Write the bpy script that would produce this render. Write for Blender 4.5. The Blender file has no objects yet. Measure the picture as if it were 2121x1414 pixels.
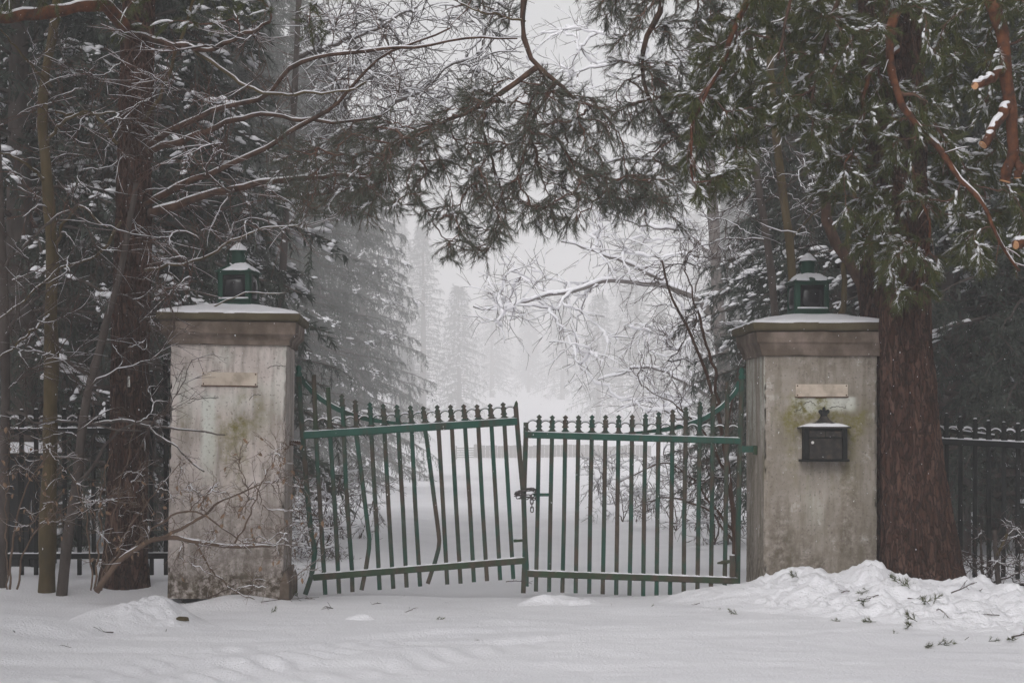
import bpy, bmesh, math, random
import numpy as np
from mathutils import Vector, Matrix, Euler

# ------------------------------------------------------------------ camera, sky, sun, exposure
sc = bpy.context.scene
col = sc.collection
F, CX, HY, H = 4000.0, 1060.5, 900.0, 1.2        # focal length in photo pixels, principal column, eye-level row, eye height

cam_d = bpy.data.cameras.new('camera')
cam = bpy.data.objects.new('camera', cam_d)
col.objects.link(cam)
cam.location = (0, 0, H)
cam.rotation_euler = (math.radians(90), 0, 0)
cam_d.sensor_width = 36.0
cam_d.lens = 36.0 * F / 2121.0
cam_d.shift_y = (HY - 707.0) / 2121.0
cam_d.clip_start = 0.1
cam_d.clip_end = 3000
sc.camera = cam

SUN_EL, SUN_AZ = 36.0, 200.0                       # high, behind and left of the camera
world = bpy.data.worlds.new('World')
sc.world = world
world.use_nodes = True
wn, wl = world.node_tree.nodes, world.node_tree.links
wn.clear()
sky = wn.new('ShaderNodeTexSky')
sky.sky_type = 'NISHITA'
sky.sun_disc = False
sky.sun_elevation = math.radians(SUN_EL)
sky.sun_rotation = math.radians(SUN_AZ)
sky.air_density = 1.0
sky.dust_density = 5.0
sky.ozone_density = 1.0
hs = wn.new('ShaderNodeHueSaturation')             # closed cloud deck: hardly any colour left
hs.inputs['Saturation'].default_value = 0.05
bg = wn.new('ShaderNodeBackground')
bg.inputs['Strength'].default_value = 0.15
wo = wn.new('ShaderNodeOutputWorld')
wl.new(sky.outputs[0], hs.inputs['Color'])
wl.new(hs.outputs[0], bg.inputs['Color'])
wl.new(bg.outputs[0], wo.inputs['Surface'])

sun_d = bpy.data.lights.new('sun', 'SUN')
sun_d.energy = 0.5
sun_d.angle = math.radians(60)
sun_d.color = (1.0, 0.968, 0.948)
sun = bpy.data.objects.new('sun', sun_d)
col.objects.link(sun)
sun.rotation_euler = (math.radians(90 - SUN_EL), 0, math.radians(180 - SUN_AZ))
sun.location = (-5, -5, 20)

sc.view_settings.view_transform = 'Standard'
sc.view_settings.look = 'None'
sc.view_settings.gamma = 1.0
sc.view_settings.use_curve_mapping = False
sc.view_settings.exposure = 0.12
cy = sc.cycles
cy.max_bounces = 6
cy.diffuse_bounces = 3
cy.glossy_bounces = 2
cy.transmission_bounces = 4
cy.transparent_max_bounces = 8
cy.volume_bounces = 3
cy.use_denoising = True
cy.sample_clamp_indirect = 6.0
HAZE_DENSITY = 0.0035

# ------------------------------------------------------------------ helpers
def P(px, py, Y):
    """a point of the place: the photo column/row seen at depth Y"""
    return np.array([(px - CX) / F * Y, Y, H - (py - HY) / F * Y])

def PL(pts, Y):
    """polyline; Y a number or a (start, end) pair; a point may carry its own depth"""
    out = []
    n = len(pts)
    for i, p in enumerate(pts):
        y = p[2] if len(p) > 2 else (Y if not isinstance(Y, tuple) else Y[0] + (Y[1] - Y[0]) * i / max(1, n - 1))
        out.append(P(p[0], p[1], y))
    return np.array(out)

_T = np.random.RandomState(7).rand(8192)
def _h(i, j, k):
    return _T[((i * 73856093) ^ (j * 19349663) ^ (k * 83492791)) & 8191]
def noise3(p):
    p = np.asarray(p, float)
    b = np.floor(p).astype(np.int64)
    f = p - b
    f = f * f * (3 - 2 * f)
    r = 0
    for dx in (0, 1):
        for dy in (0, 1):
            for dz in (0, 1):
                w = (f[..., 0] if dx else 1 - f[..., 0]) * (f[..., 1] if dy else 1 - f[..., 1]) * (f[..., 2] if dz else 1 - f[..., 2])
                r = r + w * _h(b[..., 0] + dx, b[..., 1] + dy, b[..., 2] + dz)
    return r * 2 - 1
def fbm(p, oct=4, gain=0.5):
    p = np.asarray(p, float)
    a, s, r = 1.0, 1.0, 0
    for o in range(oct):
        r = r + a * noise3(p * s + 17.3 * o)
        a *= gain
        s *= 2.03
    return r
def xyz(x, y, z=0.0):
    x, y = np.broadcast_arrays(np.asarray(x, float), np.asarray(y, float))
    return np.stack([x, y, np.broadcast_to(np.asarray(z, float), x.shape)], -1)
def sstep(a, b, x):
    t = np.clip((np.asarray(x, float) - a) / (b - a), 0, 1)
    return t * t * (3 - 2 * t)
def unit(v):
    return v / (np.linalg.norm(v, axis=-1, keepdims=True) + 1e-12)

def tag(o, label=None, cat=None, group=None, kind=None):
    if label: o['label'] = label
    if cat: o['category'] = cat
    if group: o['group'] = group
    if kind: o['kind'] = kind
    return o

def empty(name, loc=(0, 0, 0), rot=(0, 0, 0), label=None, cat=None, group=None):
    o = bpy.data.objects.new(name, None)
    o.location = tuple(float(c) for c in loc)
    o.rotation_euler = rot
    o.empty_display_size = 0.2
    col.objects.link(o)
    return tag(o, label, cat, group)

def link(name, me, parent=None, loc=None, rot=None, scale=None):
    o = bpy.data.objects.new(name, me)
    col.objects.link(o)
    if parent is not None: o.parent = parent
    if loc is not None: o.location = tuple(float(c) for c in loc)
    if rot is not None: o.rotation_euler = rot
    if scale is not None: o.scale = scale
    return o

class MB:
    """collects vertices and faces, builds one mesh"""
    def __init__(self):
        self.v, self.f, self.n = [], [], 0
    def add(self, V, *Fs):
        V = np.asarray(V, float).reshape(-1, 3)
        for f in Fs:
            f = np.asarray(f, np.int64)
            if len(f): self.f.append(f + self.n)
        self.v.append(V)
        self.n += len(V)
        return self
    def mesh(self, name, mat, smooth=True, off=(0, 0, 0)):
        V = np.concatenate(self.v) - np.asarray(off, float)
        me = bpy.data.meshes.new(name)
        me.vertices.add(len(V))
        me.vertices.foreach_set('co', V.astype(np.float32).ravel())
        loops = np.concatenate([f.ravel() for f in self.f])
        tot = np.concatenate([np.full(len(f), f.shape[1]) for f in self.f])
        me.loops.add(len(loops))
        me.loops.foreach_set('vertex_index', loops.astype(np.int32))
        me.polygons.add(len(tot))
        me.polygons.foreach_set('loop_start', np.concatenate([[0], np.cumsum(tot)[:-1]]).astype(np.int32))
        me.polygons.foreach_set('use_smooth', np.full(len(tot), bool(smooth)))
        me.update(calc_edges=True)
        if mat is not None: me.materials.append(mat)
        return me
    def build(self, name, mat, parent=None, smooth=True, kind=None, local=False):
        off = (0, 0, 0) if (parent is None or local) else np.array(parent.location)
        o = link(name, self.mesh(name, mat, smooth, off), parent)
        if kind: o['kind'] = kind
        return o

def tube_geo(pts, ru, rv=None, sides=6, ref=None, phase=0.0, caps=False):
    """pts (M,n,3) polylines -> vertices, quads (and end caps)"""
    pts = np.asarray(pts, float)
    if pts.ndim == 2: pts = pts[None]
    M, n, _ = pts.shape
    ru = np.broadcast_to(np.asarray(ru, float), (M, n))
    rv = ru if rv is None else np.broadcast_to(np.asarray(rv, float), (M, n))
    T = unit(np.gradient(pts, axis=1))
    if ref is None:
        mean = np.abs(unit(pts[:, -1] - pts[:, 0]))
        R = np.where(mean[:, 2:3] > 0.85, np.array([[0, 1.0, 0]]), np.array([[0, 0, 1.0]]))
    else:
        R = np.broadcast_to(np.asarray(ref, float), (M, 3))
    R = np.repeat(R[:, None, :], n, 1)
    u = unit(np.cross(T, R))
    v = np.cross(u, T)
    a = phase + np.arange(sides) * 2 * math.pi / sides
    ca, sa = np.cos(a)[None, None, :, None], np.sin(a)[None, None, :, None]
    V = pts[:, :, None, :] + ru[:, :, None, None] * ca * u[:, :, None, :] + rv[:, :, None, None] * sa * v[:, :, None, :]
    base = (np.arange(M) * n * sides)[:, None, None] + (np.arange(n - 1) * sides)[None, :, None]
    i = np.arange(sides)[None, None, :]
    j = (i + 1) % sides
    Q = np.stack([base + i, base + j, base + sides + j, base + sides + i], -1).reshape(-1, 4)
    out = [V.reshape(-1, 3), Q]
    if caps:
        c0 = (np.arange(M) * n * sides)[:, None] + np.arange(sides)[::-1][None]
        c1 = (np.arange(M) * n * sides + (n - 1) * sides)[:, None] + np.arange(sides)[None]
        out.append(np.concatenate([c0, c1]))
    return out

SQ = np.array([[1, .75], [.75, 1], [-.75, 1], [-1, .75], [-1, -.75], [-.75, -1], [.75, -1], [1, -.75]], float)
def prof_geo(path, hw, hd, ref=(0, 1, 0), prof=SQ):
    """chamfered rectangular section swept along one path; hw across, hd along ref"""
    path = np.asarray(path, float)
    n, k = len(path), len(prof)
    hw = np.broadcast_to(np.asarray(hw, float), (n,))
    hd = np.broadcast_to(np.asarray(hd, float), (n,))
    T = unit(np.gradient(path, axis=0))
    R = np.broadcast_to(np.asarray(ref, float), (n, 3))
    u = unit(np.cross(T, R))
    v = np.cross(u, T)
    V = path[:, None] + (hw[:, None] * prof[None, :, 0])[..., None] * u[:, None] + (hd[:, None] * prof[None, :, 1])[..., None] * v[:, None]
    i = np.arange(k)
    j = (i + 1) % k
    Q = np.concatenate([np.stack([s * k + i, s * k + j, (s + 1) * k + j, (s + 1) * k + i], -1) for s in range(n - 1)])
    caps = np.array([i[::-1], (n - 1) * k + i])
    return V.reshape(-1, 3), Q, caps

def box_geo(c, s, ch=0.0):
    """box with centre c, full size s, chamfered vertical and horizontal edges"""
    bm = bmesh.new()
    bmesh.ops.create_cube(bm, size=1.0)
    for v in bm.verts: v.co = Vector((v.co.x * s[0], v.co.y * s[1], v.co.z * s[2]))
    if ch > 0:
        bmesh.ops.bevel(bm, geom=bm.edges[:], offset=ch, segments=2, affect='EDGES', profile=0.6)
    bmesh.ops.translate(bm, verts=bm.verts[:], vec=Vector(tuple(float(q) for q in c)))
    bmesh.ops.triangulate(bm, faces=bm.faces[:])
    bm.verts.index_update()
    V = np.array([v.co[:] for v in bm.verts])
    Fs = np.array([[v.index for v in f.verts] for f in bm.faces])
    bm.free()
    return V, Fs

def lathe_geo(prof, seg=24, c=(0, 0, 0)):
    """prof: list of (r, z)"""
    prof = np.array(prof, float)
    a = np.arange(seg) * 2 * math.pi / seg
    V = np.stack([prof[:, None, 0] * np.cos(a), prof[:, None, 0] * np.sin(a), np.repeat(prof[:, 1:2], seg, 1)], -1) + np.asarray(c, float)
    i = np.arange(seg)
    j = (i + 1) % seg
    Q = np.concatenate([np.stack([s * seg + i, s * seg + j, (s + 1) * seg + j, (s + 1) * seg + i], -1) for s in range(len(prof) - 1)])
    return V.reshape(-1, 3), Q

def frustum_geo(levels, c=(0, 0, 0)):
    """levels: list of (half_x, half_y, z); closed top and bottom"""
    V, Q = [], []
    for hx, hy, z in levels:
        V += [(-hx, -hy, z), (hx, -hy, z), (hx, hy, z), (-hx, hy, z)]
    for s in range(len(levels) - 1):
        for i in range(4):
            j = (i + 1) % 4
            Q.append((s * 4 + i, s * 4 + j, (s + 1) * 4 + j, (s + 1) * 4 + i))
    n = len(levels) * 4
    Q += [(3, 2, 1, 0), (n - 4, n - 3, n - 2, n - 1)]
    return np.array(V, float) + np.asarray(c, float), np.array(Q)

def plate_geo(outline, y0, y1):
    """outline (k,2) in x,z extruded from y0 to y1 (outline anticlockwise seen from -y)"""
    o = np.asarray(outline, float)
    k = len(o)
    V = np.concatenate([np.stack([o[:, 0], np.full(k, y0), o[:, 1]], -1), np.stack([o[:, 0], np.full(k, y1), o[:, 1]], -1)])
    i = np.arange(k)
    j = (i + 1) % k
    return V, np.stack([j, i, i + k, j + k], -1), np.array([i, (i + k)[::-1]])

def torus_geo(R, r, seg=16, sides=5, arc=(0, 2 * math.pi), axis='y', sx=1.0):
    full = abs(arc[1] - arc[0] - 2 * math.pi) < 1e-6
    a = np.linspace(arc[0], arc[1], seg + (0 if full else 1), endpoint=not full)
    b = np.arange(sides) * 2 * math.pi / sides
    x = (R + r * np.cos(b)[None]) * np.cos(a)[:, None] * sx
    z = (R + r * np.cos(b)[None]) * np.sin(a)[:, None]
    y = np.repeat((r * np.sin(b))[None], len(a), 0)
    V = np.stack([x, y, z], -1).reshape(-1, 3)
    n = len(a)
    Q = []
    for s in range(n if full else n - 1):
        t = (s + 1) % n
        for i in range(sides):
            j = (i + 1) % sides
            Q.append((s * sides + i, s * sides + j, t * sides + j, t * sides + i))
    return V, np.array(Q)

def ico(sub):
    bm = bmesh.new()
    bmesh.ops.create_icosphere(bm, subdivisions=sub, radius=1.0)
    bm.verts.index_update()
    V = np.array([v.co[:] for v in bm.verts])
    Fs = np.array([[v.index for v in f.verts] for f in bm.faces])
    bm.free()
    return V, Fs
ICO1, ICO2 = ico(1), ico(2)

# ------------------------------------------------------------------ materials
def nmat(name):
    m = bpy.data.materials.new(name)
    m.use_nodes = True
    nt = m.node_tree
    b = nt.nodes['Principled BSDF']
    b.inputs['Specular IOR Level'].default_value = 0.3
    return m, nt.nodes, nt.links, b
def coords(nd, lk, scale=(1, 1, 1), kind='Object'):
    t = nd.new('ShaderNodeTexCoord')
    mp = nd.new('ShaderNodeMapping')
    mp.inputs['Scale'].default_value = scale
    lk.new(t.outputs[kind], mp.inputs['Vector'])
    return mp.outputs[0]
def noise_node(nd, lk, vec, scale, detail=6, rough=0.6):
    n = nd.new('ShaderNodeTexNoise')
    n.inputs['Scale'].default_value = scale
    n.inputs['Detail'].default_value = detail
    n.inputs['Roughness'].default_value = rough
    if vec is not None: lk.new(vec, n.inputs['Vector'])
    return n.outputs['Fac']
def ramp(nd, lk, fac, stops):
    r = nd.new('ShaderNodeValToRGB')
    e = r.color_ramp.elements
    while len(e) < len(stops): e.new(0.5)
    for q, (p, c) in zip(e, stops):
        q.position = p
        q.color = (*c, 1) if not isinstance(c, (int, float)) else (c, c, c, 1)
    lk.new(fac, r.inputs['Fac'])
    return r.outputs['Color']
def mix(nd, lk, fac, a, b, mode='MIX'):
    m = nd.new('ShaderNodeMix')
    m.data_type = 'RGBA'
    m.blend_type = mode
    for s, val in ((m.inputs[0], fac), (m.inputs[6], a), (m.inputs[7], b)):
        if hasattr(val, 'is_linked') or hasattr(val, 'links'): lk.new(val, s)
        elif isinstance(val, (int, float)): s.default_value = val
        else: s.default_value = (*val, 1)
    return m.outputs[2]
def bump(nd, lk, b, height, strength, dist=0.01):
    n = nd.new('ShaderNodeBump')
    n.inputs['Strength'].default_value = strength
    n.inputs['Distance'].default_value = dist
    lk.new(height, n.inputs['Height'])
    lk.new(n.outputs[0], b.inputs['Normal'])
def attr(nd, name):
    a = nd.new('ShaderNodeAttribute')
    a.attribute_name = name
    return a.outputs['Fac']

def two_tone(name, stops, scale, rough, bstr=0.3, bscale=None, stretch=(1, 1, 1), dist=0.01, kind='Object', spec=0.3):
    m, nd, lk, b = nmat(name)
    v = coords(nd, lk, stretch, kind)
    n1 = noise_node(nd, lk, v, scale)
    lk.new(ramp(nd, lk, n1, stops), b.inputs['Base Color'])
    b.inputs['Roughness'].default_value = rough
    b.inputs['Specular IOR Level'].default_value = spec
    if bstr: bump(nd, lk, b, noise_node(nd, lk, v, bscale or scale * 3), bstr, dist)
    return m

def snow_material(name, coarse, fine):
    m, nd, lk, b = nmat(name)
    v = coords(nd, lk, (1, 1, 1), 'Object')
    c = ramp(nd, lk, noise_node(nd, lk, v, 0.7, 5), [(0.3, (0.78, 0.772, 0.81)), (0.7, (0.84, 0.832, 0.865))])
    lk.new(c, b.inputs['Base Color'])
    b.inputs['Roughness'].default_value = 0.75
    b.inputs['Specular IOR Level'].default_value = 0.2
    h = nd.new('ShaderNodeMath'); h.operation = 'ADD'
    lk.new(noise_node(nd, lk, v, coarse, 4), h.inputs[0])
    lk.new(noise_node(nd, lk, v, fine, 3), h.inputs[1])
    bump(nd, lk, b, h.outputs[0], 0.5, 0.025)
    return m

def needle_material(name, a, c, dry):
    m, nd, lk, b = nmat(name)
    g = nd.new('ShaderNodeNewGeometry')
    lk.new(ramp(nd, lk, g.outputs['Random Per Island'], [(0.0, a), (0.8, c), (0.93, c), (1.0, dry)]), b.inputs['Base Color'])
    b.inputs['Roughness'].default_value = 0.6
    return m

M = {}
M['snow'] = snow_material('snow', 6.0, 60.0)
def scaly_bark(name):
    """old pine bark: flaky red-brown plates parted by dark cracks"""
    m, nd, lk, b = nmat(name)
    v = coords(nd, lk, (1, 1, 0.30))
    w = nd.new('ShaderNodeTexNoise')
    w.inputs['Scale'].default_value = 14
    w.inputs['Detail'].default_value = 6
    lk.new(v, w.inputs['Vector'])
    ad = nd.new('ShaderNodeVectorMath'); ad.operation = 'MULTIPLY_ADD'
    lk.new(w.outputs['Color'], ad.inputs[0])
    ad.inputs[1].default_value = (0.13, 0.13, 0.13)
    lk.new(v, ad.inputs[2])
    vor = nd.new('ShaderNodeTexVoronoi')
    vor.feature = 'DISTANCE_TO_EDGE'
    vor.inputs['Scale'].default_value = 27
    lk.new(ad.outputs[0], vor.inputs['Vector'])
    vc = nd.new('ShaderNodeTexVoronoi')
    vc.inputs['Scale'].default_value = 27
    lk.new(ad.outputs[0], vc.inputs['Vector'])
    sep = nd.new('ShaderNodeSeparateColor')
    lk.new(vc.outputs['Color'], sep.inputs[0])
    plate = ramp(nd, lk, sep.outputs[0], [(0.0, (0.060, 0.029, 0.021)), (0.5, (0.105, 0.053, 0.038)), (1.0, (0.170, 0.098, 0.074))])
    fine = ramp(nd, lk, noise_node(nd, lk, v, 60, 6, 0.7), [(0.35, 0.0), (0.7, 0.7)])
    c = mix(nd, lk, fine, plate, (0.040, 0.022, 0.018))
    crack = ramp(nd, lk, vor.outputs['Distance'], [(0.01, 0.75), (0.10, 0.0)])
    c = mix(nd, lk, crack, c, (0.016, 0.010, 0.008))
    lk.new(c, b.inputs['Base Color'])
    b.inputs['Roughness'].default_value = 0.95
    b.inputs['Specular IOR Level'].default_value = 0.1
    h = nd.new('ShaderNodeMath'); h.operation = 'MULTIPLY_ADD'
    lk.new(ramp(nd, lk, vor.outputs['Distance'], [(0.0, 0.0), (0.2, 1.0)]), h.inputs[0])
    h.inputs[1].default_value = 1.2
    lk.new(noise_node(nd, lk, v, 70, 5, 0.7), h.inputs[2])
    bump(nd, lk, b, h.outputs[0], 1.0, 0.018)
    return m
M['bark_pine'] = scaly_bark('scaly_pine_bark')
M['bark_red'] = two_tone('upper_pine_bark', [(0.35, (0.030, 0.017, 0.012)), (0.55, (0.080, 0.041, 0.026)), (0.75, (0.13, 0.078, 0.052))], 14, 0.85, 0.5, 50, (1, 1, 0.5))
M['bark_orange'] = two_tone('orange_pine_bark', [(0.35, (0.035, 0.013, 0.007)), (0.55, (0.105, 0.034, 0.012)), (0.75, (0.18, 0.066, 0.026))], 16, 0.85, 0.5, 50)
M['bark_olive'] = two_tone('mossy_smooth_bark', [(0.3, (0.055, 0.042, 0.020)), (0.55, (0.095, 0.068, 0.030)), (0.8, (0.14, 0.105, 0.06))], 9, 0.85, 0.4, 40, (1, 1, 0.4))
M['bark_grey'] = two_tone('grey_brown_bark', [(0.3, (0.045, 0.036, 0.032)), (0.7, (0.11, 0.088, 0.078))], 10, 0.9, 0.5, 40, (1, 1, 0.4))
M['twig'] = two_tone('brown_twig', [(0.3, (0.035, 0.025, 0.021)), (0.7, (0.095, 0.062, 0.050))], 5, 0.85, 0)
M['twig_red'] = two_tone('reddish_twig', [(0.3, (0.070, 0.035, 0.026)), (0.7, (0.155, 0.080, 0.055))], 5, 0.85, 0)
M['twig_tan'] = two_tone('tan_shrub_stem', [(0.3, (0.08, 0.052, 0.038)), (0.7, (0.18, 0.12, 0.085))], 8, 0.85, 0.2)
M['needle'] = needle_material('green_needles', (0.025, 0.033, 0.007), (0.078, 0.090, 0.018), (0.13, 0.10, 0.028))
M['needle_hazed'] = needle_material('hazed_grey_green_needles', (0.048, 0.056, 0.042), (0.092, 0.102, 0.074), (0.13, 0.10, 0.07))  # grey-green, with extra haze put into the colour by lightening it
M['needle_far'] = needle_material('spruce_needles', (0.022, 0.030, 0.024), (0.050, 0.062, 0.048), (0.07, 0.06, 0.045))
M['iron'] = two_tone('black_iron', [(0.35, (0.006, 0.0065, 0.007)), (0.6, (0.010, 0.012, 0.011)), (0.8, (0.024, 0.017, 0.013))], 14, 0.7, 0.2, 60, spec=0.18)
M['iron_panel'] = two_tone('rust_tinged_iron', [(0.35, (0.016, 0.014, 0.014)), (0.55, (0.034, 0.030, 0.026)), (0.72, (0.070, 0.050, 0.036))], 22, 0.65, 0.4, 80, spec=0.25)
M['chain'] = two_tone('dull_steel', [(0.3, (0.05, 0.045, 0.045)), (0.7, (0.14, 0.12, 0.115))], 60, 0.5, 0.2)
M['chain'].node_tree.nodes['Principled BSDF'].inputs['Metallic'].default_value = 0.6
M['rust'] = two_tone('rusty_iron', [(0.3, (0.05, 0.025, 0.018)), (0.7, (0.13, 0.06, 0.035))], 60, 0.9, 0.4)
M['leaf'] = two_tone('dry_leaf', [(0.3, (0.20, 0.115, 0.065)), (0.7, (0.36, 0.24, 0.16))], 6, 0.8, 0.2, kind='Generated')
M['cut_wood'] = two_tone('fresh_sawn_wood', [(0.3, (0.42, 0.20, 0.09)), (0.7, (0.62, 0.36, 0.20))], 40, 0.8, 0.2)
M['board'] = two_tone('weathered_board', [(0.3, (0.10, 0.09, 0.085)), (0.7, (0.20, 0.18, 0.17))], 3, 0.9, 0.3)
M['bin'] = two_tone('black_plastic', [(0.3, (0.008, 0.009, 0.010)), (0.7, (0.016, 0.018, 0.018))], 5, 0.6, 0.1)
M['white'] = two_tone('white_plastic', [(0.3, (0.62, 0.60, 0.58)), (0.7, (0.75, 0.73, 0.70))], 5, 0.6, 0)

def paint_material(name, g1, g2, rust_from, rust_to):
    """old green paint, weathered, rust breaking through"""
    m, nd, lk, b = nmat(name)
    v = coords(nd, lk, (1, 1, 0.35), 'Object')
    oi = nd.new('ShaderNodeObjectInfo')
    add = nd.new('ShaderNodeVectorMath'); add.operation = 'ADD'
    mul = nd.new('ShaderNodeVectorMath'); mul.operation = 'SCALE'
    mul.inputs[0].default_value = (7.3, 3.1, 9.7)
    lk.new(oi.outputs['Random'], mul.inputs['Scale'])
    lk.new(v, add.inputs[0]); lk.new(mul.outputs[0], add.inputs[1])
    vec = add.outputs[0]
    green = ramp(nd, lk, noise_node(nd, lk, vec, 5, 5), [(0.3, g1), (0.7, g2)])
    rust = ramp(nd, lk, noise_node(nd, lk, vec, 30, 4), [(0.3, (0.038, 0.030, 0.022)), (0.7, (0.080, 0.055, 0.038))])
    k = ramp(nd, lk, noise_node(nd, lk, vec, 8, 8, 0.7), [(rust_from, 0.0), (rust_to, 1.0)])
    lk.new(mix(nd, lk, k, green, rust), b.inputs['Base Color'])
    b.inputs['Roughness'].default_value = 0.6
    bump(nd, lk, b, noise_node(nd, lk, vec, 60, 4), 0.25, 0.004)
    return m
M['green'] = paint_material('old_green_paint', (0.005, 0.036, 0.024), (0.012, 0.070, 0.048), 0.41, 0.57)
M['green_rail'] = paint_material('rail_green_paint', (0.009, 0.055, 0.038), (0.018, 0.095, 0.068), 0.52, 0.70)
M['green_low'] = paint_material('mossy_green_paint', (0.014, 0.036, 0.016), (0.028, 0.060, 0.026), 0.44, 0.62)
M['green_lamp'] = paint_material('lamp_green_paint', (0.005, 0.030, 0.020), (0.010, 0.056, 0.035), 0.56, 0.8)

def stucco_material(name, base_a, base_b):
    m, nd, lk, b = nmat(name)
    v = coords(nd, lk)
    vs = coords(nd, lk, (1, 1, 0.18))
    c = ramp(nd, lk, noise_node(nd, lk, v, 3.2, 8, 0.65), [(0.28, base_a), (0.72, base_b)])
    big = ramp(nd, lk, noise_node(nd, lk, v, 1.9, 7, 0.62), [(0.42, 0.0), (0.60, 0.32)])
    c = mix(nd, lk, big, c, (0.205, 0.172, 0.138))
    chip = ramp(nd, lk, noise_node(nd, lk, v, 6.5, 9, 0.72), [(0.57, 0.0), (0.61, 0.5)])
    c = mix(nd, lk, chip, c, (0.60, 0.56, 0.53))
    streak = ramp(nd, lk, noise_node(nd, lk, vs, 11, 7, 0.62), [(0.47, 0.0), (0.60, 0.5)])
    c = mix(nd, lk, streak, c, (0.155, 0.135, 0.105))
    grn = noise_node(nd, lk, v, 18, 6, 0.7)
    def masked(fac_name, lo, hi):
        mm = nd.new('ShaderNodeMath'); mm.operation = 'MULTIPLY'
        lk.new(attr(nd, fac_name), mm.inputs[0])
        lk.new(ramp(nd, lk, grn, [(lo, 0.1), (hi, 1.0)]), mm.inputs[1])
        return mm.outputs[0]
    c = mix(nd, lk, masked('pale', 0.3, 0.44), c, (0.66, 0.67, 0.62))
    c = mix(nd, lk, masked('moss', 0.34, 0.60), c, (0.175, 0.155, 0.048))
    c = mix(nd, lk, masked('grime', 0.38, 0.56), c, (0.085, 0.066, 0.047))
    spots = ramp(nd, lk, noise_node(nd, lk, v, 55, 3, 0.5), [(0.60, 0.0), (0.68, 0.6)])
    c = mix(nd, lk, spots, c, (0.11, 0.095, 0.08))
    lk.new(c, b.inputs['Base Color'])
    b.inputs['Roughness'].default_value = 0.92
    b.inputs['Specular IOR Level'].default_value = 0.15
    bump(nd, lk, b, noise_node(nd, lk, v, 45, 8, 0.7), 0.35, 0.006)
    return m
M['stucco_l'] = stucco_material('pale_stucco', (0.53, 0.46, 0.43), (0.71, 0.64, 0.61))
M['stucco_r'] = stucco_material('grey_stucco', (0.28, 0.245, 0.215), (0.43, 0.38, 0.345))
M['cornice'] = two_tone('stained_cornice_stone', [(0.32, (0.060, 0.043, 0.031)), (0.5, (0.125, 0.094, 0.072)), (0.68, (0.25, 0.195, 0.165))], 4.5, 0.92, 0.4, 40, (1, 1, 0.7), 0.008)
M['slab'] = two_tone('mossy_cap_slab', [(0.3, (0.055, 0.042, 0.022)), (0.7, (0.12, 0.098, 0.058))], 6, 0.92, 0.4, 40, (1, 1, 0.5), 0.008)
M['plaque'] = two_tone('faded_plaque', [(0.34, (0.36, 0.30, 0.24)), (0.5, (0.52, 0.435, 0.36)), (0.66, (0.60, 0.53, 0.45))], 9, 0.8, 0.2, 60)
M['crack'] = two_tone('dark_crack', [(0.3, (0.05, 0.045, 0.04)), (0.7, (0.09, 0.08, 0.07))], 40, 0.95, 0)
m, nd, lk, b = nmat('dark_lens_glass')
b.inputs['Base Color'].default_value = (0.012, 0.012, 0.014, 1)
b.inputs['Roughness'].default_value = 0.22
b.inputs['Specular IOR Level'].default_value = 0.5
M['lens'] = m

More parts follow.
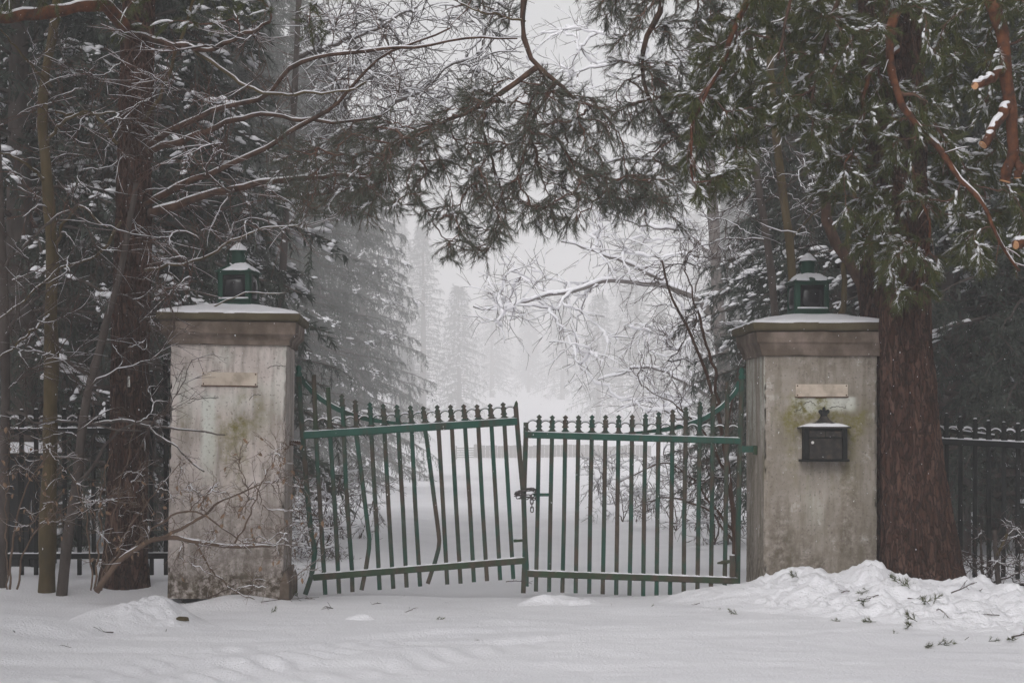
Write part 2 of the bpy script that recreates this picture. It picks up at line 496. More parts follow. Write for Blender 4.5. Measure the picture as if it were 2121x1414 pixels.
# ------------------------------------------------------------------ the ground, one snow sheet
def ground_z(x, y):
    x = np.asarray(x, float); y = np.asarray(y, float)
    z = -0.03 + 0.0 * x
    z = z - 1.8 * np.interp(y, [0, 16, 24, 40, 65, 120, 190], [0, 0, 0.07, 0.25, 0.57, 1.05, 1.15])
    z = z + np.interp(y, [0, 150, 190, 230, 320, 450, 700], [0, 0, 0.4, 1.15, 4.6, 11.5, 24.0]) + 0.5 * fbm(xyz(x * 0.02, y * 0.02, 8), 3) * sstep(60, 200, y)
    far = sstep(18, 30, y)
    side = sstep(2.2, 5.5, np.abs(x - 0.3)) * sstep(15.5, 19, y)
    z = z + 0.035 * fbm(xyz(x * 0.45, y * 0.45), 3) * (1 + 2.5 * side) + side * 0.06
    z = z + 0.008 * fbm(xyz(x * 2.4, y * 2.4, 3.1), 3) * (1 - 0.5 * far)
    # rise of the verge under the left fence
    z = z + 0.06 * sstep(-2.0, -2.9, x) * sstep(14.3, 15.4, y) * (1 - far)
    # drift against the left pillar
    z = z + 0.07 * np.exp(-((x + 2.0) / 0.33) ** 2 - ((y - 14.15) / 0.22) ** 2)
    # tyre tread pressed into the snow, lower left of the view, and a fainter one
    for (x0, y0, dx, dy, w, a, k) in ((-1.95, 9.0, 0.40, 0.917, 0.24, 0.020, 27.0), (-2.55, 9.0, 0.36, 0.933, 0.20, 0.012, 27.0), (-1.25, 9.3, 0.55, 0.835, 0.22, 0.011, 22.0)):
        s = (x - x0) * dx + (y - y0) * dy
        t = (x - x0) * dy - (y - y0) * dx
        m = np.exp(-(t / w) ** 4) * sstep(0, 0.3, s) * (1 - sstep(1.9, 3.2, s))
        z = z + m * (a * np.sin(k * (s + 0.9 * t) + 2.0 * noise3(xyz(x * 3, y * 3))) - 0.008)
    # wind-packed low ridges over the drive
    z = z + (0.010 * fbm(xyz(x * 0.9 + 0.3 * y, y * 3.2, 9.0), 4) + 0.004 * fbm(xyz(x * 6.0, y * 11.0, 5.0), 3)) * sstep(16, 13, y)
    # shallow old wheel ruts sweeping across the drive in front of the gate
    for k, (c0, c1, c2, dp) in enumerate(((11.35, 0.16, 0.030, 0.014), (11.95, 0.18, 0.030, 0.012), (10.2, -0.10, 0.02, 0.010))):
        yc = c0 + c1 * x + c2 * x * x
        z = z - dp * np.exp(-((y - yc) / 0.13) ** 4) * (0.7 + 0.5 * noise3(xyz(x * 2, y * 2, k))) + 0.5 * dp * np.exp(-((y - yc - 0.22) / 0.09) ** 2)
    # wheel ruts running on behind the gate
    for xr in (-0.85, 0.75):
        xc = xr + 0.012 * (y - 15) - 0.10 * (y - 15) * sstep(16, 60, y)
        z = z - 0.04 * np.exp(-((x - xc) / 0.22) ** 2) * sstep(15.5, 17, y) * (1 - sstep(40, 60, y))
    return z

def axis(lo, a, b, hi, step, grow=1.16):
    mid = list(np.arange(a, b + 1e-6, step))
    d, left, p = step, [], a
    while p > lo:
        d *= grow; p -= d; left.append(max(p, lo))
    d, right, p = step, [], b
    while p < hi:
        d *= grow; p += d; right.append(min(p, hi))
    return np.array(left[::-1] + mid + right)
gx = axis(-190, -4.6, 4.6, 190, 0.034)
gy = axis(-30, 8.9, 17.5, 690, 0.034, 1.05)
GX, GY = np.meshgrid(gx, gy)
GV = np.stack([GX, GY, ground_z(GX, GY)], -1).reshape(-1, 3)
nx, ny = len(gx), len(gy)
ii = (np.arange(ny - 1)[:, None] * nx + np.arange(nx - 1)[None]).ravel()
mb = MB().add(GV, np.stack([ii, ii + 1, ii + nx + 1, ii + nx], -1))
g = mb.build('ground', M['snow'])
tag(g, 'snow covered ground with the drive running through the gate', 'ground', kind='structure')

# ------------------------------------------------------------------ ploughed snow heaps
def heap(name, label, height, x0, x1, y0, y1, step=0.022):
    xs, ys = np.arange(x0, x1, step), np.arange(y0, y1, step)
    X, Y = np.meshgrid(xs, ys)
    hgt = height(X, Y)
    Z = ground_z(X, Y) - 0.012 + hgt
    n = len(xs)
    k = (np.arange(len(ys) - 1)[:, None] * n + np.arange(n - 1)[None]).ravel()
    q = np.stack([k, k + 1, k + n + 1, k + n], -1)
    keep = hgt.ravel()[q].max(1) > 0.004
    o = MB().add(np.stack([X, Y, Z], -1).reshape(-1, 3), q[keep])
    ob = o.build(name, M['snow'])
    return tag(ob, label, 'snow heap')
rs = np.random.RandomState(11)
def clods(X, Y, cx, cy, r, h):
    out = np.zeros_like(X)
    for a, b_, c, d in zip(cx, cy, r, h):
        m = (np.abs(X - a) < c) & (np.abs(Y - b_) < c)
        q = np.clip(1 - ((X[m] - a) ** 2 + (Y[m] - b_) ** 2) / c ** 2, 0, 1)
        out[m] = np.maximum(out[m], d * np.sqrt(q))
    return out
bank_c = (rs.uniform(1.7, 4.2, 700), rs.uniform(11.2, 14.1, 700), rs.uniform(0.6, 1.0, 700) * rs.choice([0.022, 0.035, 0.07], 700, p=[0.5, 0.35, 0.15]), rs.uniform(0.008, 0.034, 700))
def bank_right(X, Y):
    crest = np.interp(X, [1.05, 1.3, 1.6, 2.02, 2.28, 2.55, 2.75, 3.0, 3.3, 3.6, 4.2], [0.0, 0.09, 0.15, 0.25, 0.20, 0.26, 0.20, 0.19, 0.20, 0.13, 0.10])
    yc = np.interp(X, [1.0, 2.0, 3.0, 4.2], [14.25, 14.05, 13.65, 12.9])
    run = np.interp(X, [1.0, 1.8, 2.6, 3.4, 4.2], [0.55, 1.3, 2.2, 2.6, 2.4])
    f = np.clip(1 - (yc - Y) / run, 0, 1) ** 1.45
    bk = np.clip(1 - (Y - yc) / 0.42, 0, 1)
    bk = bk * bk * (3 - 2 * bk)
    h = crest * np.where(Y < yc, f, bk)
    m = sstep(0.0, 0.06, h)
    rough = sstep(1.5, 2.2, X)
    h = h + m * (0.028 * fbm(xyz(X * 5, Y * 5, 2), 4) + 0.016 * fbm(xyz(X * 17, Y * 17, 4), 3)) * (0.45 + rough)
    h = h + m * clods(X, Y, *bank_c)
    return np.clip(h, 0, 1) * sstep(4.5, 4.1, X)
heap('snow_heap', 'long rough ploughed snow heap strewn with twigs below the right pillar', bank_right, 0.95, 4.6, 10.4, 14.7)
left_c = (rs.uniform(-2.55, -2.15, 40), rs.uniform(12.4, 12.9, 40), rs.uniform(0.015, 0.05, 40), rs.uniform(0.008, 0.03, 40))
def mound_left(X, Y):
    h = 0.20 * np.exp(-((X + 2.36) / 0.20) ** 2 - ((Y - 12.95) / 0.38) ** 2)
    h += 0.14 * np.exp(-((X + 2.66) / 0.26) ** 2 - ((Y - 12.6) / 0.42) ** 2)
    h += 0.09 * np.exp(-((X + 3.05) / 0.34) ** 2 - ((Y - 12.05) / 0.30) ** 2)
    h += 0.085 * np.exp(-((X + 3.4) / 0.40) ** 2 - ((Y - 11.55) / 0.38) ** 2)
    h += 0.04 * np.exp(-((X + 2.1) / 0.25) ** 2 - ((Y - 12.5) / 0.3) ** 2)
    m = sstep(0.01, 0.06, h)
    h = h + m * (0.016 * fbm(xyz(X * 4.5, Y * 4.5, 6), 4)) + m * clods(X, Y, *left_c)
    return np.clip(h - 0.006, 0, 1)
heap('snow_heap', 'smooth low snow heap in front of the left pillar with a dark clod poking out', mound_left, -4.3, -1.5, 10.6, 14.2)
def low_patch(cx, cy, wx, wy, a, seed):
    def f(X, Y):
        h = a * np.exp(-((X - cx) / wx) ** 2 - ((Y - cy) / wy) ** 2)
        return np.clip(h + sstep(0.008, 0.03, h) * 0.022 * fbm(xyz(X * 9, Y * 9, seed), 3) - 0.006, 0, 1)
    return f
heap('snow_heap', 'small crumbled snow heap lying just before the middle of the gate', low_patch(0.32, 13.9, 0.26, 0.16, 0.075, 5), -0.4, 1.0, 13.3, 14.5)
heap('snow_heap', 'tiny low snow lump on the drive before the left gate leaf', low_patch(-1.02, 13.0, 0.11, 0.08, 0.035, 8), -1.5, -0.6, 12.7, 13.3)

def surf(x, y):
    """snow surface height with the heaps"""
    X, Y = np.atleast_1d(np.asarray(x, float)), np.atleast_1d(np.asarray(y, float))
    return ground_z(X, Y) + np.maximum.reduce([bank_right(X, Y), mound_left(X, Y), 0 * X]) - 0.008

# ------------------------------------------------------------------ gate pillars (local frame: front face centre at the origin, +y goes into the pillar)
def shaft(parent, w, z0, z1, matl, masks):
    """stuccoed shaft, four gridded faces, slightly uneven, with stain attributes"""
    d = w
    mb = MB()
    att = {'moss': [], 'pale': [], 'grime': []}
    cs = 0.0125
    nw, nh = int(w / cs), int((z1 - z0) / cs)
    for side in range(4):
        U, Z = np.meshgrid(np.linspace(-w / 2, w / 2, nw), np.linspace(z0, z1, nh))
        X, Y = [(U, 0 * U), (0 * U + w / 2, U + w / 2), (-U, 0 * U + d), (0 * U - w / 2, w / 2 - U)][side]
        edge = np.minimum(np.minimum(U + w / 2, w / 2 - U), 0.02) / 0.02
        inset = 0.009 * (1 - edge) ** 2 * np.clip(1 + 1.3 * noise3(xyz(Z * 9, side, 0.5)) + 1.4 * noise3(xyz(Z * 31, side, 2.5)), 0.2, 4)
        und = 0.0045 * fbm(np.stack([X * 3, Y * 3, Z * 3], -1), 3) * edge
        n = np.array([(0, -1), (1, 0), (0, 1), (-1, 0)][side], float)
        X = X + n[0] * und - np.sign(X) * inset * (0.7 if side % 2 == 0 else 0.7)
        Y = Y + n[1] * und - np.sign(Y - d / 2) * inset * 0.7
        V = np.stack([X, Y, Z], -1).reshape(-1, 3)
        k = (np.arange(nh - 1)[:, None] * nw + np.arange(nw - 1)[None]).ravel()
        mb.add(V, np.stack([k, k + 1, k + nw + 1, k + nw], -1))
        mm = masks(side, U, Z)
        for q in att: att[q].append(np.clip(mm[q], 0, 1).ravel())
    o = mb.build('shaft', matl, parent, local=True)
    for q, vals in att.items():
        a = o.data.attributes.new(q, 'FLOAT', 'POINT')
        a.data.foreach_set('value', np.concatenate(vals).astype(np.float32))
    return o

def blob(U, Z, u, z, su, sz):
    return np.exp(-((U - u) / su) ** 2 - ((Z - z) / sz) ** 2)

def snow_pyramid(parent, hx, hy, z0, rise, y_c, slope_top=0.16, name='snow_cap'):
    """blanket of snow over the sloping cap, rounded and uneven at the edge"""
    n = 72
    u = np.linspace(-1, 1, n)
    A, B = np.meshgrid(u, u)
    wob = 1 + 0.012 * noise3(xyz(A * 4, B * 4, hx * 9)) * np.maximum(np.abs(A), np.abs(B)) ** 4
    X, Y = A * hx * wob, B * hy * wob + y_c
    m = np.maximum(np.abs(A), np.abs(B))
    Zt = z0 + rise * np.clip((1 - m) / (1 - slope_top), 0, 1) ** 0.82 + 0.016 * np.clip((1 - m) / 0.06, 0, 1) ** 0.5
    Zt = Zt + 0.005 * fbm(xyz(X * 6, Y * 6, 1.7), 3) * np.clip((1 - m) / 0.1, 0, 1)
    V = np.stack([X, Y, Zt], -1).reshape(-1, 3)
    k = (np.arange(n - 1)[:, None] * n + np.arange(n - 1)[None]).ravel()
    return MB().add(V, np.stack([k, k + 1, k + n + 1, k + n], -1)).build(name, M['snow'], parent, local=True)

def plaque(parent, u0, u1, z0, z1):
    p = MB().add(*box_geo(((u0 + u1) / 2, -0.006, (z0 + z1) / 2), (u1 - u0, 0.014, z1 - z0), 0.002)).build('plaque', M['plaque'], parent, smooth=False, local=True)
    for u in (u0 + 0.012, u1 - 0.012):
        for z in (z0 + 0.010, z1 - 0.012):
            V, Q = lathe_geo([(0.0, 0.006), (0.005, 0.004), (0.006, 0.0)], 8)
            V = np.stack([V[:, 0] + u, -0.013 - V[:, 2], V[:, 1] + z], -1)
            link('bolt', MB().add(V, Q).mesh('bolt', M['rust']), p)
    MB().add(*box_geo(((u0 + u1) / 2, -0.005, z0 - 0.004), (u1 - u0 + 0.01, 0.012, 0.009), 0.001)).build('plaque_edge', M['rust'], parent, smooth=False, local=True)
    return p

def cracks(parent, lines):
    for ln in lines:
        pts = []
        for (a, b_) in zip(ln[:-1], ln[1:]):
            for t in np.linspace(0, 1, 6)[:-1]:
                pts.append((a[0] + (b_[0] - a[0]) * t, a[1] + (b_[1] - a[1]) * t))
        pts = np.array(pts + [ln[-1]])
        pts = pts + np.random.RandomState(len(pts)).normal(0, 0.003, pts.shape)
        V = np.stack([pts[:, 0], np.full(len(pts), -0.0012), pts[:, 1]], -1)
        r = 0.0016 * np.sin(np.linspace(0.15, math.pi - 0.15, len(pts))) + 0.0004
        MB().add(*tube_geo(V, r, np.full(len(pts), 0.0022), sides=4)).build('crack', M['crack'], parent, smooth=False, local=True)

PW = 0.856
def pillar(name, label, loc, rot, z_sh, z_fr, z_sl, z_top, matl, masks, z0, step_under):
    e = empty(name, loc, rot, label, 'gate pillar')
    shaft(e, PW, z0, z_sh, matl, masks)
    h, c = PW / 2, PW / 2
    prof = [(h + 0.022, z_sh), (h + 0.024, z_sh + (z_fr - z_sh) * 0.22), (h + 0.040, z_sh + (z_fr - z_sh) * 0.34), (h + 0.050, z_sh + (z_fr - z_sh) * 0.40)] if step_under else [(h + 0.024, z_sh), (h + 0.030, z_sh + (z_fr - z_sh) * 0.2), (h + 0.052, z_sh + (z_fr - z_sh) * 0.5)]
    prof += [(h + 0.066, z_sh + (z_fr - z_sh) * 0.47), (h + 0.074, z_fr)] if step_under else [(h + 0.064, z_sh + (z_fr - z_sh) * 0.55), (h + 0.072, z_fr)]
    V, Q = frustum_geo([(a, a, z) for a, z in prof], (0, c, 0))
    # finer, uneven edges: subdivide with bmesh
    def rough(V, Q, nm, mat_, cuts, amp):
        bm = bmesh.new()
        vs = [bm.verts.new(tuple(v)) for v in V]
        for q in Q: bm.faces.new([vs[i] for i in q])
        bmesh.ops.bevel(bm, geom=bm.edges[:], offset=0.004, segments=1, affect='EDGES')
        bmesh.ops.subdivide_edges(bm, edges=[e_ for e_ in bm.edges if e_.calc_length() > 0.1], cuts=cuts, use_grid_fill=True)
        bm.verts.index_update()
        A = np.array([v.co[:] for v in bm.verts])
        A = A + amp * np.stack([fbm(A * 6 + s, 3) for s in (0.0, 31.0, 57.0)], -1)
        for v, a in zip(bm.verts, A): v.co = a
        me = bpy.data.meshes.new(nm)
        bm.to_mesh(me); bm.free()
        me.materials.append(mat_)
        return link(nm, me, e)
    rough(V, Q, 'cornice', M['cornice'], 22, 0.0035)
    rough(*frustum_geo([(h + 0.088, h + 0.088, z_fr + 0.006), (h + 0.100, h + 0.100, z_fr + 0.02), (h + 0.102, h + 0.102, z_sl), (h - 0.2, h - 0.2, z_sl + (z_top - z_sl) * 0.55)], (0, c, 0)), 'cap_slab', M['slab'], 22, 0.0035)
    snow_pyramid(e, h + 0.099, h + 0.099, z_sl - 0.004, z_top - z_sl, c)
    return e

YL, YR = 14.35, 14.56
def zat(py, Y): return H - (py - HY) / F * Y
YAW = math.radians(2.3)

def masks_left(side, U, Z):
    n1 = fbm(np.stack([U * 7, Z * 5, 0 * U + side], -1), 4)
    n2 = fbm(np.stack([U * 16, Z * 2.2, 0 * U + side + 5], -1), 3)
    g = sstep(0.95, 0.05, Z + 0.25 * n1) * 0.60
    g = g + 0.6 * sstep(0.22, 0.07, Z + 0.03 * n2)
    mo = 0.35 * sstep(0.28, 0.08, Z + 0.06 * n1) * sstep(-0.3, 0.5, n2)
    pa = 0 * U
    if side == 0:
        pa = 0.95 * sstep(0.075, 0.03, np.abs(U + 0.145 + 0.012 * n1)) * sstep(0.75, 1.1, Z) * sstep(1.56, 1.44, Z)
        pa = np.maximum(pa, 0.45 * blob(U, Z, 0.0, 1.45, 0.28, 0.07))
        pa = np.maximum(pa, 0.35 * sstep(0.1, 0.5, n1) * sstep(1.1, 1.5, Z))
        mo = mo + 1.1 * sstep(-0.35, 0.25, n1 + 0.4 * n2) * blob(U, Z, 0.10, 1.36, 0.16, 0.16)
        mo = mo + 0.7 * sstep(-0.3, 0.4, n2) * blob(U, Z, 0.04, 1.05, 0.16, 0.30)
        mo = mo + 0.4 * blob(U, Z, -0.33, 1.3, 0.06, 0.12)
        g = g + 0.55 * blob(U, Z, -0.19, 1.53, 0.035, 0.05) + 0.35 * blob(U, Z, 0.20, 1.54, 0.03, 0.05)
        g = g + 0.40 * blob(U, Z, 0.25, 0.55, 0.22, 0.30) * sstep(-0.4, 0.4, n1) + 0.5 * blob(U, Z, 0.38, 0.35, 0.05, 0.1)
        g = g + 0.35 * sstep(1.82, 1.86, Z + 0.02 * n2) * sstep(-0.2, 0.4, n1)
    else:
        g = g + 0.15
        mo = mo + 0.15 * sstep(0.0, 0.6, n2)
    return {'moss': mo, 'pale': pa, 'grime': g}

def masks_right(side, U, Z):
    n1 = fbm(np.stack([U * 7, Z * 5, 0 * U + side + 11], -1), 4)
    n2 = fbm(np.stack([U * 16, Z * 2.2, 0 * U + side + 15], -1), 3)
    g = sstep(0.75, 0.0, Z + 0.25 * n1) * 0.6
    g = g + 0.25 * sstep(0.0, 0.7, n2)
    mo = 0.12 + 0 * U
    pa = 0 * U
    if side == 0:
        pa = 0.9 * sstep(0.26, 0.20, np.abs(U - 0.01 + 0.03 * n1)) * sstep(1.33, 1.38, Z + 0.03 * n1) * sstep(1.50, 1.47, Z) 
        pa = np.maximum(pa, 0.4 * blob(U, Z, -0.02, 0.72, 0.09, 0.2) * sstep(-0.4, 0.3, n2))
        mo = mo + 1.9 * sstep(-0.7, 0.1, n1) * blob(U, Z, -0.20, 1.36, 0.09, 0.12) + 1.9 * sstep(-0.6, 0.1, n1) * blob(U, Z, 0.22, 1.33, 0.10, 0.14)
        mo = mo + 1.6 * blob(U, Z, 0.005, 1.46, 0.05, 0.06) + 1.2 * blob(U, Z, 0.0, 1.34, 0.25, 0.05)
        mo = mo + 0.5 * blob(U, Z, 0.22, 1.1, 0.06, 0.22) + 0.4 * blob(U, Z, -0.22, 1.1, 0.05, 0.2)
        mo = mo + 0.35 * sstep(-0.2, 0.5, n2) * blob(U, Z, 0.0, 0.85, 0.3, 0.2)
        g = g + 0.35 * blob(U, Z, 0.2, 0.6, 0.14, 0.3) * sstep(-0.5, 0.3, n1) + 0.35 * blob(U, Z, -0.32, 0.5, 0.1, 0.5)
        g = g + 0.25 * sstep(1.6, 1.75, Z + 0.1 * n1)
    elif side == 3:
        pa = 0.75 * sstep(-0.1, 0.5, n2) * sstep(0.9, 1.4, Z)
        mo = mo + 0.3 * sstep(0.1, 0.6, n2)
    return {'moss': mo, 'pale': pa, 'grime': g}

xl = (352 + 592) / 2; xr = (1582.5 + 1818) / 2
pil_l = pillar('gate_pillar', 'pale stained left gate pillar with a blank plaque and no letter box', (P(xl - 2, 900, YL)[0] - 0.012, YL, 0.0),
               (0, math.radians(0.8), YAW), zat(714, YL), zat(666, YL), zat(649, YL), zat(624, YL), M['stucco_l'], masks_left, -0.02, True)
# lower edge of the left shaft: a projecting foot at the inner corner
pil_r = pillar('gate_pillar', 'grey mossy right gate pillar carrying the black letter box', (P(xr, 900, YR)[0], YR, 0.0),
               (0, 0, YAW), zat(737, YR), zat(687, YR), zat(669, YR), zat(645, YR), M['stucco_r'], masks_right, -0.1, False)
def loc_u(px, Y, cx): return (px - cx) / F * Y
plaque(pil_l, loc_u(415, YL, xl) + 0.01, loc_u(529, YL, xl) + 0.01, zat(798, YL), zat(771, YL))
plaque(pil_r, loc_u(1647.6, YR, xr), loc_u(1756, YR, xr), zat(821, YR), zat(795.5, YR))
V, Q = frustum_geo([(0.035, 0.47, -0.12), (0.033, 0.46, 0.10), (0.004, 0.43, 0.19)], (PW / 2 + 0.012, PW / 2 - 0.025, 0))
MB().add(V, Q).build('plinth_foot', M['cornice'], pil_l, smooth=False, local=True)
cracks(pil_l, [[(-0.30, 1.43), (-0.24, 1.455), (-0.17, 1.475), (-0.10, 1.468), (-0.07, 1.475)], [(0.28, 1.70), (0.34, 1.72), (0.42, 1.715)], [(-0.42, 1.50), (-0.36, 1.498), (-0.30, 1.47)], [(0.15, 1.46), (0.19, 1.50), (0.24, 1.50)]])
cracks(pil_r, [[(-0.14, 1.43), (-0.08, 1.455), (-0.04, 1.42)], [(0.06, 1.405), (0.12, 1.415), (0.19, 1.40)], [(-0.20, 1.37), (-0.15, 1.40)]])

# ------------------------------------------------------------------ lanterns on the pillar caps
def lantern(label, loc, rotz, w=0.262):
    e = empty('lantern', loc, (0, 0, rotz), label, 'lantern')
    h = w / 2
    V, Q = frustum_geo([(h + 0.004, h + 0.004, 0.0), (h + 0.004, h + 0.004, 0.018)])
    MB().add(V, Q).build('base_plate', M['green_lamp'], e, smooth=False, local=True)
    bm = bmesh.new()
    bmesh.ops.create_cube(bm, size=1.0)
    for v in bm.verts: v.co = Vector((v.co.x * w, v.co.y * w, (v.co.z + 0.5) * 0.232 + 0.018))
    front = [f for f in bm.faces if abs(f.normal.z) < 0.5]
    ve = [e_ for e_ in bm.edges if abs(e_.verts[0].co.z - e_.verts[1].co.z) > 0.1]
    bmesh.ops.bevel(bm, geom=ve, offset=0.022, segments=3, affect='EDGES', profile=0.5)
    big = [f for f in bm.faces if abs(f.normal.z) < 0.5 and f.calc_area() > 0.03]
    r = bmesh.ops.inset_individual(bm, faces=big, thickness=0.028, depth=0.0)
    bmesh.ops.inset_individual(bm, faces=big, thickness=0.004, depth=-0.012)
    for f in big: f.material_index = 1
    me = bpy.data.meshes.new('body')
    bm.to_mesh(me); bm.free()
    me.materials.append(M['green_lamp']); me.materials.append(M['lens'])
    link('body', me, e)
    for k, (dx, dy) in enumerate(((0, -1), (1, 0), (-1, 0))):
        # barrel-shaped dark lens standing in each opening
        prof = [(0.0, 0.052), (0.064, 0.052), (0.078, 0.09), (0.083, 0.13), (0.078, 0.172), (0.064, 0.206), (0.0, 0.206)]
        V, Q = lathe_geo(prof, 20)
        V = V * np.array([1.0 if dy else 0.28, 0.28 if dy else 1.0, 1.0]) + np.array([dx * (h - 0.014), dy * (h - 0.014), 0.0])
        MB().add(V, Q).build('lens', M['lens'], e, local=True)
    V, Q = frustum_geo([(h * 0.92, 0.012, 0.0), (h * 0.92, 0.012, 0.010)], (0, -h - 0.004, 0.034))
    MB().add(V, Q).build('ledge', M['green_lamp'], e, smooth=False, local=True)
    V, Q = frustum_geo([(h + 0.012, h + 0.012, 0.248), (h + 0.014, h + 0.014, 0.258), (h * 0.52, h * 0.52, 0.306), (h * 0.50, h * 0.50, 0.318)])
    rf = MB().add(V, Q).build('roof', M['green_lamp'], e, smooth=False, local=True)
    ch = MB().add(*lathe_geo([(0.062, 0.312), (0.063, 0.322), (0.052, 0.330), (0.052, 0.412), (0.055, 0.418)], 20)).build('chimney', M['green_lamp'], e, local=True)
    MB().add(*lathe_geo([(0.0, 0.416), (0.066, 0.414), (0.065, 0.422), (0.048, 0.444), (0.026, 0.462), (0.012, 0.474), (0.0, 0.478)], 20)).build('chimney_cap', M['green_lamp'], e, local=True)
    a = np.linspace(math.radians(196), math.radians(344), 18)
    V = np.stack([0.078 * np.cos(a), -0.052 + 0.02 * np.sin(a), 0.372 + 0.082 * np.sin(a) * 0.95], -1)
    V[0] += (0, 0.05, 0.055); V[-1] += (0, 0.05, 0.055)
    MB().add(*tube_geo(V, 0.0045, sides=6)).build('handle', M['green_lamp'], e, local=True)
    # snow on roof, cap, ledge and the drooping handle
    n = 26
    u = np.linspace(-1, 1, n)
    A, B = np.meshgrid(u, u)
    m = np.maximum(np.abs(A), np.abs(B))
    hh = (h + 0.013) * (1 + 0.02 * noise3(xyz(A * 5, B * 5, loc[0])))
    Z = 0.256 + 0.056 * np.clip((1 - m) / 0.52, 0, 1) + 0.011 * np.clip((1 - m) / 0.12, 0, 1) ** 0.5 + 0.006 * noise3(xyz(A * 6, B * 6, 3.3 + loc[0])) * np.clip((1 - m) / 0.2, 0, 1)
    Z = Z - 0.022 * sstep(0.1, 0.6, noise3(xyz(A * 2.2, B * 2.2, 7 + loc[0]))) * np.clip((1 - m) / 0.2, 0, 1)
    k = (np.arange(n - 1)[:, None] * n + np.arange(n - 1)[None]).ravel()
    mb = MB().add(np.stack([A * hh, B * hh, Z], -1).reshape(-1, 3), np.stack([k, k + 1, k + n + 1, k + n], -1))
    pr = [(0.067, 0.420), (0.064, 0.432), (0.047, 0.452), (0.027, 0.470), (0.013, 0.483), (0.0, 0.487)]
    V, Q = lathe_geo(pr, 20)
    V = V + 0.003 * noise3(V * 60)[:, None]
    mb.add(V, Q)
    V = np.stack([0.074 * np.cos(a[4:-4]), -0.056 + 0.02 * np.sin(a[4:-4]), 0.379 + 0.082 * np.sin(a[4:-4]) * 0.95], -1)
    mb.add(*tube_geo(V, 0.006, sides=6))
    V, Q = frustum_geo([(h * 0.88, 0.011, 0.0), (h * 0.86, 0.009, 0.012)], (0, -h - 0.004, 0.044))
    mb.add(V, Q)
    mb.build('snow', M['snow'], e, local=True, kind='stuff')
    return e
lantern('green lantern with a snowy roof on the right pillar', P((1637 + 1710) / 2, 900, YR + PW / 2) * np.array([1, 1, 0]) + np.array([0, 0, zat(646, YR) - 0.0]), math.radians(6), 0.272)
lantern('weathered green lantern on the left pillar half hidden by twigs', P(494, 900, YL + PW / 2) * np.array([1, 1, 0]) + np.array([0, 0, zat(624, YL) - 0.004]), math.radians(-8), 0.262)

